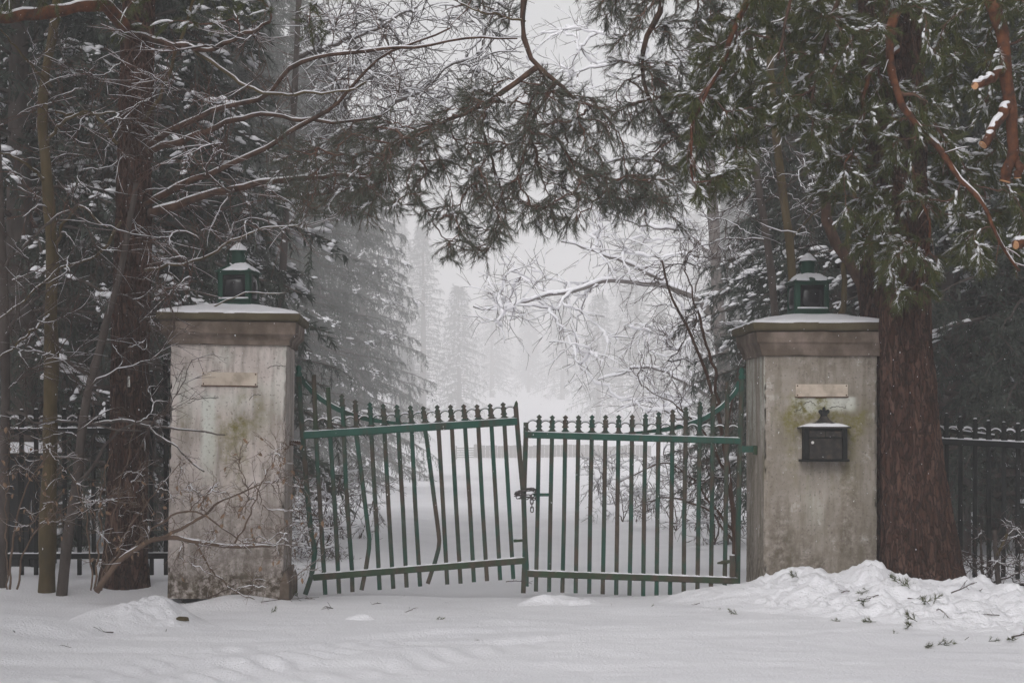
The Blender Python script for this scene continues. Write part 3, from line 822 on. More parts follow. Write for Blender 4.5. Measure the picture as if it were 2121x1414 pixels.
# ------------------------------------------------------------------ letter box on the right pillar
def letter_box():
    cx = P(1703, 900, YR)[0]
    e = empty('letter_box', (cx, YR + 0.04 * (cx - P(xr, 900, YR)[0]) - 0.004, zat(955, YR)), (0, 0, YAW), 'black iron letter box with a crown ornament hanging on the right pillar', 'letter box')
    W, D, Hh = 0.335, 0.125, 0.232
    ir = M['iron']
    MB().add(*box_geo((0, -D / 2, Hh / 2 + 0.016), (W - 0.02, D - 0.02, Hh), 0.004)).build('case', ir, e, smooth=False, local=True)
    MB().add(*box_geo((0, -D / 2, 0.008), (W + 0.026, D + 0.012, 0.018), 0.005)).build('base_lip', ir, e, smooth=False, local=True)
    for s in (-1, 1):
        MB().add(*box_geo((s * (W / 2 - 0.022), -D + 0.002, Hh / 2 + 0.016), (0.036, 0.022, Hh - 0.004), 0.005)).build('pilaster', ir, e, smooth=False, local=True)
    for s in (-1, 1):
        f = MB().add(*box_geo((s * 0.062, -D + 0.007, 0.206), (0.117, 0.008, 0.044), 0.003)).build('slot_flap', M['iron_panel'], e, smooth=False, local=True)
        V, Q = lathe_geo([(0.0, 0.010), (0.005, 0.009), (0.008, 0.004), (0.008, 0.0)], 10)
        MB().add(np.stack([V[:, 0] + s * 0.062, -D + 0.004 - V[:, 2], V[:, 1] + 0.197], -1), Q).build('flap_knob', M['chain'], f, local=True)
    d = MB().add(*box_geo((0.0, -D + 0.006, 0.096), (0.246, 0.014, 0.156), 0.004)).build('door', M['iron_panel'], e, smooth=False, local=True)
    MB().add(*box_geo((0.0, -D - 0.001, 0.178), (0.250, 0.016, 0.012), 0.004)).build('slot_bar', ir, e, smooth=False, local=True)
    V, Q = prof_geo(np.array([(-0.05, -D - 0.002, 0.03), (-0.05, -D - 0.002, 0.11), (0, -D - 0.002, 0.125), (0.05, -D - 0.002, 0.11), (0.05, -D - 0.002, 0.03)]), 0.003, 0.003)[:2]
    MB().add(V, Q).build('door_moulding', M['iron_panel'], d, smooth=False, local=True)
    V, Q = lathe_geo([(0.0, 0.004), (0.005, 0.004), (0.006, 0.006), (0.010, 0.006), (0.011, 0.0)], 14)
    MB().add(np.stack([V[:, 0] - 0.098, -D - 0.001 - V[:, 2], V[:, 1] + 0.142], -1), Q).build('lock', M['white'], d, local=True)
    zr = Hh + 0.016
    V, Q = frustum_geo([(W / 2 + 0.021, D / 2 + 0.022, 0.0), (W / 2 + 0.022, D / 2 + 0.023, 0.010), (W / 2 - 0.05, D / 2 - 0.010, 0.030), (0.062, 0.036, 0.046), (0.036, 0.028, 0.066), (0.026, 0.020, 0.085), (0.024, 0.016, 0.092)], (0, -D / 2, zr))
    r = MB().add(V, Q).build('roof', M['iron_panel'], e, smooth=False, local=True)
    o = [(-0.022, 0.0), (-0.024, 0.018), (-0.030, 0.026), (-0.039, 0.034), (-0.041, 0.045), (-0.036, 0.055), (-0.026, 0.058), (-0.018, 0.053), (-0.013, 0.044), (-0.010, 0.054), (-0.010, 0.066), (-0.005, 0.073), (0, 0.078)]
    o = o + [(-a, b_) for a, b_ in o[-2::-1]]
    V, q1, q2 = plate_geo(np.array(o)[::-1], -D / 2 - 0.012, -D / 2 + 0.012)
    V[:, 2] += zr + 0.084
    MB().add(V, q1, q2).build('crown_ornament', ir, r, smooth=False, local=True)
    n = 30
    u = np.linspace(-1, 1, n)
    A, B = np.meshgrid(u, np.linspace(-1, 1, 16))
    m = np.maximum(np.abs(A), np.abs(B))
    Z = zr + 0.010 + 0.022 * np.clip((1 - m) / 0.4, 0, 1) + 0.005 * np.clip((1 - m) / 0.12, 0, 1) ** 0.5 + 0.003 * noise3(xyz(A * 7, B * 5, 1)) * (m < 0.95)
    k = (np.arange(15)[:, None] * n + np.arange(n - 1)[None]).ravel()
    MB().add(np.stack([A * (W / 2 + 0.020), -D / 2 + B * (D / 2 + 0.021), Z], -1).reshape(-1, 3), np.stack([k, k + 1, k + n + 1, k + n], -1)).build('snow', M['snow'], e, local=True)
letter_box()

# ------------------------------------------------------------------ the iron gate, two leaves
def gY(px): return 14.84 + 0.04 * ((px - CX) / F * 14.84)
def GP(px, py, dy=0.0):
    p = P(px, py, gY(px))
    p[1] += dy
    return p
def zl(x, y): return (590 + x * 510 / 1387.0, 720 + y * 520 / 1414.0)     # readings from an enlargement of the left leaf
def zr_(x, y): return (1050 + x * 520 / 1414.0, 720 + y * 520 / 1414.0)    # and of the right leaf

def finial_mesh(matl, name='finial'):
    s = 0.01
    o = np.array([(-1.75, 0), (-2.5, .25), (-2.45, 1.15), (-1.75, 1.7), (-1.85, 4.6), (-2.3, 5.3), (-1.15, 6.4), (-1.15, 6.9), (-2.15, 8.1), (0, 10.0)]) * s
    o = np.concatenate([o, o[-2::-1] * np.array([-1, 1])])
    V, q1, q2 = plate_geo(o[::-1], -0.013, 0.013)
    # pinch the depth towards the tip
    k = np.where(V[:, 2] > 0.062, 0.55, 1.15)
    V[:, 1] *= k
    return MB().add(V, q1, q2).mesh(name, matl, smooth=False)
def broken_mesh(matl):
    o = np.array([(-1.75, 0), (-2.5, .25), (-2.45, 1.15), (-1.75, 1.7), (-1.7, 9.0), (-0.5, 10.0), (0.6, 9.4), (1.7, 9.6), (1.7, 1.7), (2.45, 1.15), (2.5, .25), (1.75, 0)]) * 0.01
    V, q1, q2 = plate_geo(o[::-1], -0.014, 0.014)
    return MB().add(V, q1, q2).mesh('bar_top', matl, smooth=False)
FIN = {k: finial_mesh(M[k]) for k in ('green', 'iron')}
RINGM = {k: MB().add(*torus_geo(0.043, 0.0052, 18, 5)).mesh('ring', M[k]) for k in ('green', 'iron')}

def snow_strip(mb, a, b_, w, h, rng, scallop=None, gaps=0.15):
    """uneven ridge of snow from a to b"""
    n = max(8, int(np.linalg.norm(b_ - a) / 0.014))
    t = np.linspace(0, 1, n)[:, None]
    p = a + (b_ - a) * t
    amp = 0.65 + 0.35 * noise3(np.stack([p[:, 0] * 9, p[:, 1], p[:, 2] * 9 + 5], -1)) + 0.15 * rng.rand(n)
    amp[0] = amp[-1] = 0.15
    if scallop is not None:
        dmin = np.min(np.abs(p[:, 0][:, None] - np.array(scallop)[None]), 1)
        amp = amp * (0.9 + 1.0 * np.exp(-(dmin / 0.022) ** 2))
    V, Q = tube_geo(p, np.full(n, w), (h * np.clip(amp, 0.05, 2))[None], sides=8)
    mb.add(V, Q)

def gate_leaf(label, posts, rails, bars, band, rings, matl, extra, rotz=0):
    base = GP((posts[0][0][0] + posts[1][0][0]) / 2, 1225)
    e = empty('gate_leaf', base, (0, 0, 0), label, 'gate')
    rng = np.random.RandomState(int(base[0] * 100) % 1000)
    sn = MB()
    # rails: two straight hollow bars
    rail_line = []
    for (nm, a, b_, hh, mk) in rails:
        A, B = GP(*a), GP(*b_)
        rail_line.append((A, B, hh))
        MB().add(*prof_geo(np.array([A, B]), hh, 0.024, (0, 1, 0))).build(nm, M[mk], e, smooth=False)
    for nm, path in zip(('hinge_post', 'latch_post'), posts):
        V = np.array([GP(*q) for q in path])
        MB().add(*prof_geo(V, 0.0185, 0.0185)).build(nm, M['green'], e, smooth=False)
    A, B, hh = rail_line[0]
    A2, B2, hh2 = rail_line[1]
    xs_b = []
    for path, top, kind in bars:
        V = np.array([GP(*q) for q in path])
        # the bar passes the rails just in front of their centre plane
        rail_t = A + (B - A) * ((V[0][0] - A[0]) / (B[0] - A[0]))
        bar = MB().add(*prof_geo(V, 0.0160, 0.0160)).build('bar', M['green'], e, smooth=False)
        # upper end: collar and spear head above the top rail
        ztop = GP(*top)[2]
        zb = rail_t[2] + hh + 0.004
        tx = GP(*top)
        d = (tx - np.array([V[0][0], V[0][1], zb]))
        ang = math.atan2(d[0], d[2])
        if kind == 'spear':
            stem = max(0.0, ztop - zb - 0.10)
            if stem > 0.01:
                MB().add(*prof_geo(np.array([[V[0][0], V[0][1], zb - 0.02], [V[0][0] + d[0] * stem / max(d[2], .01), V[0][1], zb + stem + 0.02]]), 0.016, 0.013)).build('bar_stem', M['green'], bar, smooth=False)
            f = link('finial', FIN['green'], bar, None, (0, ang, 0))
            f.location = Vector((V[0][0] + d[0] * stem / max(d[2], .01), V[0][1], zb + stem)) - Vector(tuple(base))
        else:
            MB().add(*prof_geo(np.array([[V[0][0], V[0][1], zb - 0.02], [tx[0], V[0][1], ztop]]), 0.0165, 0.013)).build('bar_stem', M['green_low'], bar, smooth=False)
        V1 = V[0].copy(); V1[2] = zb + 0.008
        MB().add(*box_geo(V1, (0.050, 0.036, 0.014), 0.003)).build('collar', M['green'], bar, smooth=False)
        xs_b.append((V[0][0], zb))
        if len(V) > 1:
            t = (A2[0] - A2[0])
    # children of bars were built against the bar object at the origin of the leaf
    for o in list(e.children):
        for c in o.children:
            if c.name.startswith(('bar_stem', 'collar')):
                c.location = (-base[0], -base[1], -base[2])
    # rings between the bars
    for (x0, x1) in rings:
        c = (x0 + x1) / 2
        q = A + (B - A) * ((c - A[0]) / (B[0] - A[0]))
        rr = 0.043
        link('ring', RINGM['green'], e, (c - base[0], q[1] + 0.012 - base[1], q[2] + hh + rr + 0.003 - base[2]))
        k = rng.uniform(0.7, 1.1)
        V, Q = torus_geo(rr + 0.006, 0.0062 * k, 14, 6, (math.radians(rng.uniform(28, 55)), math.radians(rng.uniform(125, 152))))
        sn.add(V + np.array([c, q[1] + 0.012, q[2] + hh + rr + 0.003]), Q)
    # sweeping band behind the bars
    V = np.array([GP(*q, dy=0.034) for q in band])
    tt = np.linspace(0, 1, len(V)); t2 = np.linspace(0, 1, 40)
    W = np.stack([np.interp(t2, tt, V[:, i]) for i in range(3)], -1)
    for _ in range(3): W[1:-1] = (W[:-2] + 2 * W[1:-1] + W[2:]) / 4
    wid = np.interp(t2, [0, 0.1, 0.7, 1.0], [0.020, 0.021, 0.018, 0.007])
    MB().add(*prof_geo(W, wid, 0.005)).build('sweep_band', M['green_rail'], e, smooth=False)
    sn.add(*tube_geo(W[4:26] + np.array([0, 0, 0.020]), 0.006, np.full(22, 0.006)[None], sides=6))
    # snow on both rails
    xb = [x for x, _ in xs_b]
    up = np.array([0, 0, 1.0])
    snow_strip(sn, A + up * (hh + 0.002), B + up * (hh + 0.001), 0.020, 0.009, rng)
    xlow = [A2[0] + (B2[0] - A2[0]) * i / (len(bars)) for i in range(len(bars))]
    snow_strip(sn, A2 + up * (hh2 + 0.002), B2 + up * (hh2 + 0.001), 0.021, 0.009, rng, [GP(*p[0][-1])[0] for p in bars])
    extra(e, sn)
    sn.build('snow', M['snow'], e, kind='stuff')
    return e

# --- left leaf: wrenched off its upper hinge, sagging
topx = [163, 243, 320, 396, 478, 553, 630, 706, 778, 857, 932, 1006, 1081, 1155, 1228]
topy = [152, 222, 258, 290, 305, 312, 318, 322, 326, 320, 318, 316, 316, 312, 305]
botx = [228, 306, 381, 432, 534, 611, 686, 762, 805, 915, 990, 1065, 1139, 1213, 1287]
boty = [1388, 1382, 1374, 1363, 1362, 1355, 1348, 1342, 1327, 1331, 1326, 1318, 1312, 1307, 1300]
def railL(x): return 492 + (414 - 492) * (x - 112) / (1305 - 112)
bars = []
for i in range(15):
    x0 = topx[i] + (8 if i < 3 else 4) + 4
    y0 = railL(x0)
    if i == 3: path = [(402, y0), (412, 560), (440, 780), (468, 1010), (476, 1075), (474, 1130), (458, 1235), (432, 1363)]
    elif i == 8: path = [(788, y0), (800, 520), (845, 880), (866, 1040), (870, 1085), (866, 1130), (846, 1205), (805, 1327)]
    elif i == 2: path = [(x0, y0), (345, 780), (378, 1250), (381, 1374)]
    else:
        w = [0, 3, -2, 0, 2, -1, 3, -3, 0, 1, -1, 2, -2, 1, 0][i]
        path = [(x0, y0), ((x0 + botx[i]) / 2 + w, (y0 + boty[i]) / 2), (botx[i], boty[i])]
    bars.append(([zl(*q) for q in path], zl(topx[i], topy[i]), 'rod' if i in (0, 1) else 'spear'))
hinge = [zl(*q) for q in ((78, 150), (88, 320), (101, 500), (125, 800), (145, 1020), (160, 1090), (168, 1145), (164, 1200), (148, 1290), (115, 1388))]
latch = [zl(*q) for q in ((1300, 330), (1309, 440), (1322, 600), (1335, 740), (1345, 850), (1350, 1000), (1352, 1150), (1343, 1380))]
band = [zl(*q) for q in ((84, 165), (120, 210), (180, 272), (250, 322), (330, 362), (420, 392), (520, 412), (620, 425), (740, 430))]
xg = [GP(*zl(x, 440))[0] for x in [100] + [t + 10 for t in topx] + [1300]]
def extra_l(e, sn):
    # ball-topped end of the hinge post
    t = GP(*zl(78, 150))
    V, Q = lathe_geo([(0.0, 0.072), (0.012, 0.070), (0.021, 0.055), (0.022, 0.035), (0.014, 0.022), (0.022, 0.016), (0.027, 0.004), (0.027, -0.012), (0.018, -0.02)], 14)
    MB().add(V + t, Q).build('post_knob', M['green_rail'], e)
    sn.add(*[(lambda V, Q: (V * np.array([0.024, 0.022, 0.010]) + t + np.array([0, 0, 0.012]), Q))(*ICO1)][0])
    # latch post spear
    t = GP(*zl(1300, 335))
    V, a, b_ = plate_geo(np.array([(0.018, 0), (0.018, 0.03), (0.008, 0.052), (-0.004, 0.04), (-0.016, 0.0)]), -0.012, 0.012)
    MB().add(V + t, a, b_).build('post_tip', M['green_low'], e, smooth=False)
    # small stop bar between the last bar and the latch post
    A, B = GP(*zl(1288, 1086)), GP(*zl(1352, 1082))
    MB().add(*prof_geo(np.array([A, B]), 0.011, 0.011)).build('stop_bar', M['green_low'], e, smooth=False)
    snow_strip(sn, A + np.array([0.02, 0, 0.012]), B + np.array([0, 0, 0.012]), 0.010, 0.007, np.random.RandomState(3))
    # rusty hinge strap and its wire at the pillar
    A, B = GP(*zl(20, 535), dy=0.06), GP(*zl(112, 540))
    MB().add(*prof_geo(np.array([A, B]), 0.012, 0.008)).build('hinge_strap', M['rust'], e, smooth=False)
    s = np.linspace(0, 1, 60)
    W = A + (B - A) * s[:, None] + np.stack([0 * s, 0.019 * np.cos(s * 50), 0.019 * np.sin(s * 50)], -1)
    MB().add(*tube_geo(W, 0.004, sides=5)).build('hinge_wire', M['rust'], e)
    snow_strip(sn, A + np.array([0.02, 0, 0.02]), B + np.array([0, 0, 0.018]), 0.012, 0.006, np.random.RandomState(4))
gate_leaf('left gate leaf hanging askew with bent green bars', [hinge, latch],
          [('top_rail', zl(106, 493), zl(1308, 415), 0.0275, 'green_rail'), ('bottom_rail', zl(160, 1292), zl(1350, 1197), 0.0245, 'green_low')],
          bars, band, list(zip(xg[:-1], xg[1:])), 'green', extra_l)

# --- right leaf: still nearly level
topx = [182, 256, 330, 404, 480, 556, 630, 706, 781, 855, 934, 1008, 1087, 1160, 1241]
topy = [375, 378, 378, 378, 376, 376, 376, 374, 368, 358, 345, 330, 300, 255, 188]
botx = [163, 237, 312, 387, 463, 539, 615, 690, 767, 842, 918, 995, 1072, 1148, 1225]
boty = [1370, 1373, 1377, 1380, 1383, 1386, 1390, 1393, 1396, 1400, 1402, 1404, 1406, 1405, 1400]
bars = []
for i in range(15):
    y0 = 490 + (525 - 490) * (topx[i] - 107) / 1196.0
    x0 = topx[i] - 2
    w = [1, -1, 2, 0, -2, 1, 0, 2, -1, 0, 1, -2, 0, 1, 0][i]
    bars.append(([zr_(x0, y0), zr_((x0 + botx[i]) / 2 + w, (y0 + boty[i]) / 2), zr_(botx[i], boty[i])], zr_(topx[i], topy[i]), 'spear'))
hinge = [zr_(*q) for q in ((1323, 165), (1318, 350), (1308, 700), (1303, 1000), (1299, 1352))]
latch = [zr_(*q) for q in ((107, 420), (106, 520), (101, 660), (97, 780), (95, 860), (99, 980), (103, 1100), (110, 1220), (109, 1342))]
band = [zr_(*q) for q in ((1314, 190), (1285, 255), (1200, 345), (1100, 405), (1000, 438), (900, 460), (780, 474), (650, 486))]
xg = [GP(*zr_(x, 470))[0] for x in [110] + topx + [1312]]
def extra_r(e, sn):
    t = GP(*zr_(1323, 165))
    V, Q = lathe_geo([(0.0, 0.072), (0.012, 0.070), (0.021, 0.055), (0.022, 0.035), (0.014, 0.022), (0.022, 0.016), (0.027, 0.004), (0.027, -0.012), (0.018, -0.02)], 14)
    MB().add(V + t, Q).build('post_knob', M['green_rail'], e)
    sn.add(*[(lambda V, Q: (V * np.array([0.024, 0.022, 0.010]) + t + np.array([0, 0, 0.012]), Q))(*ICO1)][0])
    A, B = GP(*zr_(1300, 570)), GP(*zr_(1404, 570))
    B[1] -= 0.02
    MB().add(*prof_geo(np.array([A, B]), 0.025, 0.014)).build('hinge_strap', M['green_rail'], e, smooth=False)
    MB().add(*box_geo(B + np.array([-0.012, 0.0, -0.008]), (0.03, 0.05, 0.07), 0.004)).build('hinge_plate', M['green_low'], e, smooth=False)
    A, B = GP(*zr_(150, 827)), GP(*zr_(258, 827))
    MB().add(*prof_geo(np.array([A, B]), 0.012, 0.010)).build('latch_bar', M['green_rail'], e, smooth=False)
    MB().add(*box_geo(GP(*zr_(1268, 1228), dy=-0.03), (0.044, 0.03, 0.165), 0.004)).build('drop_bolt', M['green'], e, smooth=False)
    A, B = GP(*zr_(1256, 1200), dy=-0.035), GP(*zr_(1182, 1210), dy=-0.035)
    MB().add(*prof_geo(np.array([A, (A + B) / 2, B]), np.array([0.012, 0.016, 0.006]), 0.008)).build('bolt_handle', M['green_low'], e, smooth=False)
    p = GP(*zr_(1268, 1165), dy=-0.03)
    sn.add(ICO1[0] * np.array([0.022, 0.016, 0.008]) + p, ICO1[1])
gate_leaf('right gate leaf standing almost level with straight green bars', [hinge, latch],
          [('top_rail', zr_(100, 490), zr_(1312, 525), 0.0245, 'green_rail'), ('bottom_rail', zr_(112, 1270), zr_(1300, 1312), 0.0245, 'green_low')],
          bars, band, list(zip(xg[:-1], xg[1:])), 'green', extra_r)

# --- chain tying the two leaves
def chain():
    c = GP(1087, 1021)
    e = empty('chain', c, (0, 0, 0), 'steel chain looped round both gate posts with loose links hanging', 'chain')
    a, w = 0.011, 0.0042
    # stadium link along x
    s = np.linspace(0, 2 * math.pi, 18, endpoint=False)
    lx = np.cos(s) * a + np.sign(np.cos(s)) * 0.010
    lz = np.sin(s) * a
    path = np.stack([lx, 0 * s, lz], -1)
    nxt = np.roll(path, -1, 0) - np.roll(path, 1, 0)
    T = unit(nxt); Nn = np.stack([T[:, 2], 0 * s, -T[:, 0]], -1); B = np.array([0, 1.0, 0])
    th = np.arange(6) * math.pi / 3
    V = path[:, None] + w * (np.cos(th)[None, :, None] * Nn[:, None] + np.sin(th)[None, :, None] * B)
    i = np.arange(18)[:, None] * 6 + np.arange(6)[None]
    j = np.arange(18)[:, None] * 6 + (np.arange(6)[None] + 1) % 6
    i2, j2 = (i + 6) % 108, (j + 6) % 108
    me = MB().add(V.reshape(-1, 3), np.stack([i, j, j2, i2], -1).reshape(-1, 4)).mesh('link', M['chain'])
    def put(p, d, roll):
        q = Vector(d).to_track_quat('X', 'Z')
        o = link('link', me, e, p)
        o.rotation_mode = 'XYZ'
        o.rotation_euler = (q.to_matrix() @ Matrix.Rotation(roll, 3, 'X')).to_euler()
    k = 0
    for loop, (zo, sag, n, ph) in enumerate(((0.012, 0.018, 15, 0.0), (-0.016, 0.02, 15, 0.3))):
        for q in range(n):
            t = 2 * math.pi * q / n + ph
            x, y = 0.075 * math.cos(t) + 0.006, 0.048 * math.sin(t)
            z = zo + sag * math.sin(t * 1.5 + loop * 2.1) - 0.004 * loop
            dx, dy = -0.075 * math.sin(t), 0.048 * math.cos(t)
            put((x, y, z), (dx, dy, 0.010 * math.cos(t * 1.5)), (k % 2) * math.pi / 2 + 0.3)
            k += 1
    for q in range(4):
        put((0.052 + 0.001 * q, -0.052, -0.03 - 0.031 * q), (0, 0.05, -1), (q % 2) * math.pi / 2)
chain()

# ------------------------------------------------------------------ black iron fences on both sides
def fence(label, Y, xs, tops, rail_a, rail_b, low_a, low_b, band, bottoms, ends):
    e = empty('iron_fence', P(xs[len(xs) // 2], 1200, Y), (0, 0, 0), label, 'fence')
    base = np.array(e.location)
    rng = np.random.RandomState(len(xs))
    sn = MB()
    A, B = P(*rail_a, Y), P(*rail_b, Y)
    MB().add(*prof_geo(np.array([A, B]), 0.026, 0.022)).build('top_rail', M['iron'], e, smooth=False)
    snow_strip(sn, A + np.array([0, 0, 0.026]), B + np.array([0, 0, 0.026]), 0.022, 0.017, rng)
    A2, B2 = P(*low_a, Y), P(*low_b, Y)
    MB().add(*prof_geo(np.array([A2, B2]), 0.024, 0.022)).build('bottom_rail', M['iron'], e, smooth=False)
    snow_strip(sn, A2 + np.array([0, 0, 0.024]), B2 + np.array([0, 0, 0.024]), 0.022, 0.014, rng)
    for x, t, bt in zip(xs, tops, bottoms):
        p1, p0 = P(x, bt, Y), P(x + rng.uniform(-1.5, 1.5), t, Y)
        p0[2] -= 0.095
        bar = MB().add(*prof_geo(np.array([p1, p0]), 0.0165, 0.0165)).build('bar', M['iron'], e, smooth=False)
        f = link('finial', FIN['iron'], bar, tuple(p0 - base - np.array([0, 0, 0.004])))
        zz = A[2] + (B[2] - A[2]) * (p0[0] - A[0]) / (B[0] - A[0]) + 0.04
        c = MB().add(*box_geo((p0[0], Y, zz), (0.052, 0.04, 0.02), 0.003)).build('collar', M['iron'], bar, smooth=False)
        c.location = tuple(-base)
        sn.add(ICO1[0] * np.array([0.016, 0.014, 0.006]) * rng.uniform(0.6, 1.1) + p0 + np.array([0, 0, 0.094]), ICO1[1])
    X = [P(x, 900, Y)[0] for x in xs]
    for a, b_ in zip(X[:-1], X[1:]):
        if b_ - a > 0.2: continue
        c = (a + b_) / 2
        z = A[2] + (B[2] - A[2]) * (c - A[0]) / (B[0] - A[0]) + 0.028
        link('ring', RINGM['iron'], e, (c - base[0], Y + 0.012 - base[1], z + 0.046 - base[2]))
        V, Q = torus_geo(0.049, 0.0085 * rng.uniform(0.7, 1.2), 14, 6, (math.radians(rng.uniform(15, 35)), math.radians(rng.uniform(145, 165))))
        sn.add(V + np.array([c, Y + 0.012, z + 0.046]), Q)
    if band:
        W = np.array([P(*q, Y + 0.03) for q in band])
        tt = np.linspace(0, 1, len(W)); t2 = np.linspace(0, 1, 24)
        W = np.stack([np.interp(t2, tt, W[:, i]) for i in range(3)], -1)
        for _ in range(2): W[1:-1] = (W[:-2] + 2 * W[1:-1] + W[2:]) / 4
        MB().add(*prof_geo(W, np.interp(t2, [0, 1], [0.022, 0.010]), 0.005)).build('sweep_band', M['iron'], e, smooth=False)
        sn.add(*tube_geo(W + np.array([0, 0, 0.022]), 0.006, sides=6))
    sn.build('snow', M['snow'], e, kind='stuff')
    return e
xs = [344 - 29.9 * i for i in range(13)]
tops = [743, 768, 790, 812, 829, 840, 845, 846, 846, 846, 847, 847, 848]
fence('black iron railing fence left of the pale pillar behind the trees', 15.6, xs[::-1], tops[::-1], (-60, 894), (362, 891), (-60, 1152), (362, 1150), [(352, 770), (320, 812), (280, 845), (220, 868), (140, 880)], [1190] * 13, None)
xs = [1930 + 29.6 * i for i in range(9)]
tops = [845, 855, 862, 866, 870, 873, 876, 878, 880]
fence('black iron railing fence right of the big leaning pine trunk', 15.6, xs, tops, (1800, 907), (2200, 925), (1800, 1206), (2200, 1216), [(1830, 850), (1890, 872), (1940, 886), (1990, 896), (2060, 905)], [1192 + i for i in range(9)], None)

# ------------------------------------------------------------------ dark slatted bin behind the left fence
def slatted_bin():
    Y = 16.35
    a, b_ = P(-45, 945, Y), P(84, 945, Y)
    z0, z1 = -0.1, a[2]
    w, c = b_[0] - a[0], (a[0] + b_[0]) / 2
    e = empty('storage_bin', (c, Y, 0), (0, 0, 0), 'black slatted bin with a snowy lid standing behind the left fence', 'bin')
    MB().add(*box_geo((0, 0.35, (z0 + z1) / 2), (w - 0.04, 0.66, z1 - z0), 0.01)).build('case', M['bin'], e, smooth=False, local=True)
    n = 6
    for i in range(n):
        x = -w / 2 + (i + 0.5) * w / n
        MB().add(*box_geo((x, 0.004, (z0 + z1) / 2), (w / n - 0.012, 0.03, z1 - z0 - 0.02), 0.004)).build('slat', M['bin'], e, smooth=False, local=True)
    MB().add(*box_geo((0, 0.34, z1 + 0.015), (w + 0.05, 0.76, 0.03), 0.006)).build('lid', M['bin'], e, smooth=False, local=True)
    n = 24
    u = np.linspace(-1, 1, n)
    A, B = np.meshgrid(u, u)
    m = np.maximum(np.abs(A), np.abs(B))
    Z = z1 + 0.028 + 0.085 * np.clip((1 - m) / 0.16, 0, 1) ** 0.5 + 0.012 * fbm(xyz(A * 2, B * 2, 4), 3)
    k = (np.arange(n - 1)[:, None] * n + np.arange(n - 1)[None]).ravel()
    MB().add(np.stack([A * (w / 2 + 0.02), 0.34 + B * 0.37, Z], -1).reshape(-1, 3), np.stack([k, k + 1, k + n + 1, k + n], -1)).build('snow', M['snow'], e, local=True)
slatted_bin()

# ------------------------------------------------------------------ plant machinery
def resample(pts, n):
    pts = np.asarray(pts, float)
    # smooth spline through the points (Catmull-Rom) then even spacing
    if len(pts) > 2:
        Q = np.vstack([2 * pts[0] - pts[1], pts, 2 * pts[-1] - pts[-2]])
        out = []
        for i in range(1, len(Q) - 2):
            t = np.linspace(0, 1, 8, endpoint=False)[:, None]
            a, b_, c, d = Q[i - 1], Q[i], Q[i + 1], Q[i + 2]
            out.append(0.5 * (2 * b_ + (c - a) * t + (2 * a - 5 * b_ + 4 * c - d) * t ** 2 + (3 * b_ - a - 3 * c + d) * t ** 3))
        pts = np.vstack(out + [pts[-1:]])
    s = np.concatenate([[0], np.cumsum(np.linalg.norm(np.diff(pts, axis=0), axis=1))])
    t = np.linspace(0, s[-1], n)
    return np.stack([np.interp(t, s, pts[:, i]) for i in range(3)], -1)

def wiggle(pts, amp, rng):
    n = len(pts)
    w = np.stack([noise3(np.stack([np.arange(n) * 0.55 + rng.rand() * 99, np.full(n, k * 7.7), np.zeros(n)], -1)) for k in range(3)], -1)
    env = np.minimum(1, np.arange(n) / 2.0)[:, None]
    return pts + w * amp * env

def at_t(Pm, idx, t):
    n = Pm.shape[1]
    f = t * (n - 1)
    i = np.clip(np.floor(f).astype(int), 0, n - 2)
    w = (f - i)[:, None]
    a, b_ = Pm[idx, i], Pm[idx, i + 1]
    return a * (1 - w) + b_ * w, unit(b_ - a)

def perp(T, rng, flat=0.0):
    r = rng.normal(size=T.shape)
    p = unit(r - (r * T).sum(-1, keepdims=True) * T)
    if flat > 0:
        up = np.array([0, 0, 1.0])
        h = unit(np.cross(T, up))
        h = h * np.sign(rng.normal(size=(len(T), 1)))
        p = unit(p * (1 - flat) + h * flat)
    return p

def grow(o, d, L, n, wig, grav, rng, smooth=0.6):
    """polylines from origins o in directions d"""
    Mx = len(o)
    pts = np.empty((Mx, n, 3))
    pts[:, 0] = o
    step = (L / (n - 1))[:, None]
    drift = rng.normal(size=(Mx, 3)) * wig
    for i in range(1, n):
        drift = smooth * drift + (1 - smooth) * rng.normal(size=(Mx, 3)) * wig * 1.8
        d = unit(d + drift + np.array([0, 0, -grav]))
        pts[:, i] = pts[:, i - 1] + d * step
    return pts

def ramify(Pm, per, rng, t0=0.2, t1=1.0, ang=(0.6, 1.0), L=(0.1, 0.3), n=5, wig=0.15, grav=0.0, flat=0.0, bias=1.0, taper=0.5):
    Mx = len(Pm)
    idx = np.repeat(np.arange(Mx), per)
    t = t0 + (t1 - t0) * rng.rand(len(idx)) ** bias
    p, T = at_t(Pm, idx, t)
    a = rng.uniform(ang[0], ang[1], len(idx))[:, None]
    d = T * np.cos(a) + perp(T, rng, flat) * np.sin(a)
    LL = rng.uniform(L[0], L[1], len(idx)) * (1 - taper * t)
    return grow(p, d, LL, n, wig, grav, rng)

def needles_geo(Tw, per, L, W, rng, ang=(0.35, 0.8), t0=0.25, sag=0.0, bias=0.7):
    """thin pointed blades set round each twig"""
    idx = np.repeat(np.arange(len(Tw)), per)
    t = t0 + (1 - t0) * rng.rand(len(idx)) ** bias
    p, T = at_t(Tw, idx, np.clip(t, 0, 0.999))
    a = rng.uniform(ang[0], ang[1], len(idx))[:, None]
    d = unit(T * np.cos(a) + perp(T, rng) * np.sin(a) + np.array([0, 0, -sag]))
    s = unit(np.cross(d, rng.normal(size=d.shape)))
    LL = (L * rng.uniform(0.65, 1.1, len(idx)))[:, None]
    V = np.stack([p - s * W / 2, p + s * W / 2, p + d * LL], 1)
    n = len(idx)
    return V.reshape(-1, 3), np.arange(n * 3).reshape(n, 3)

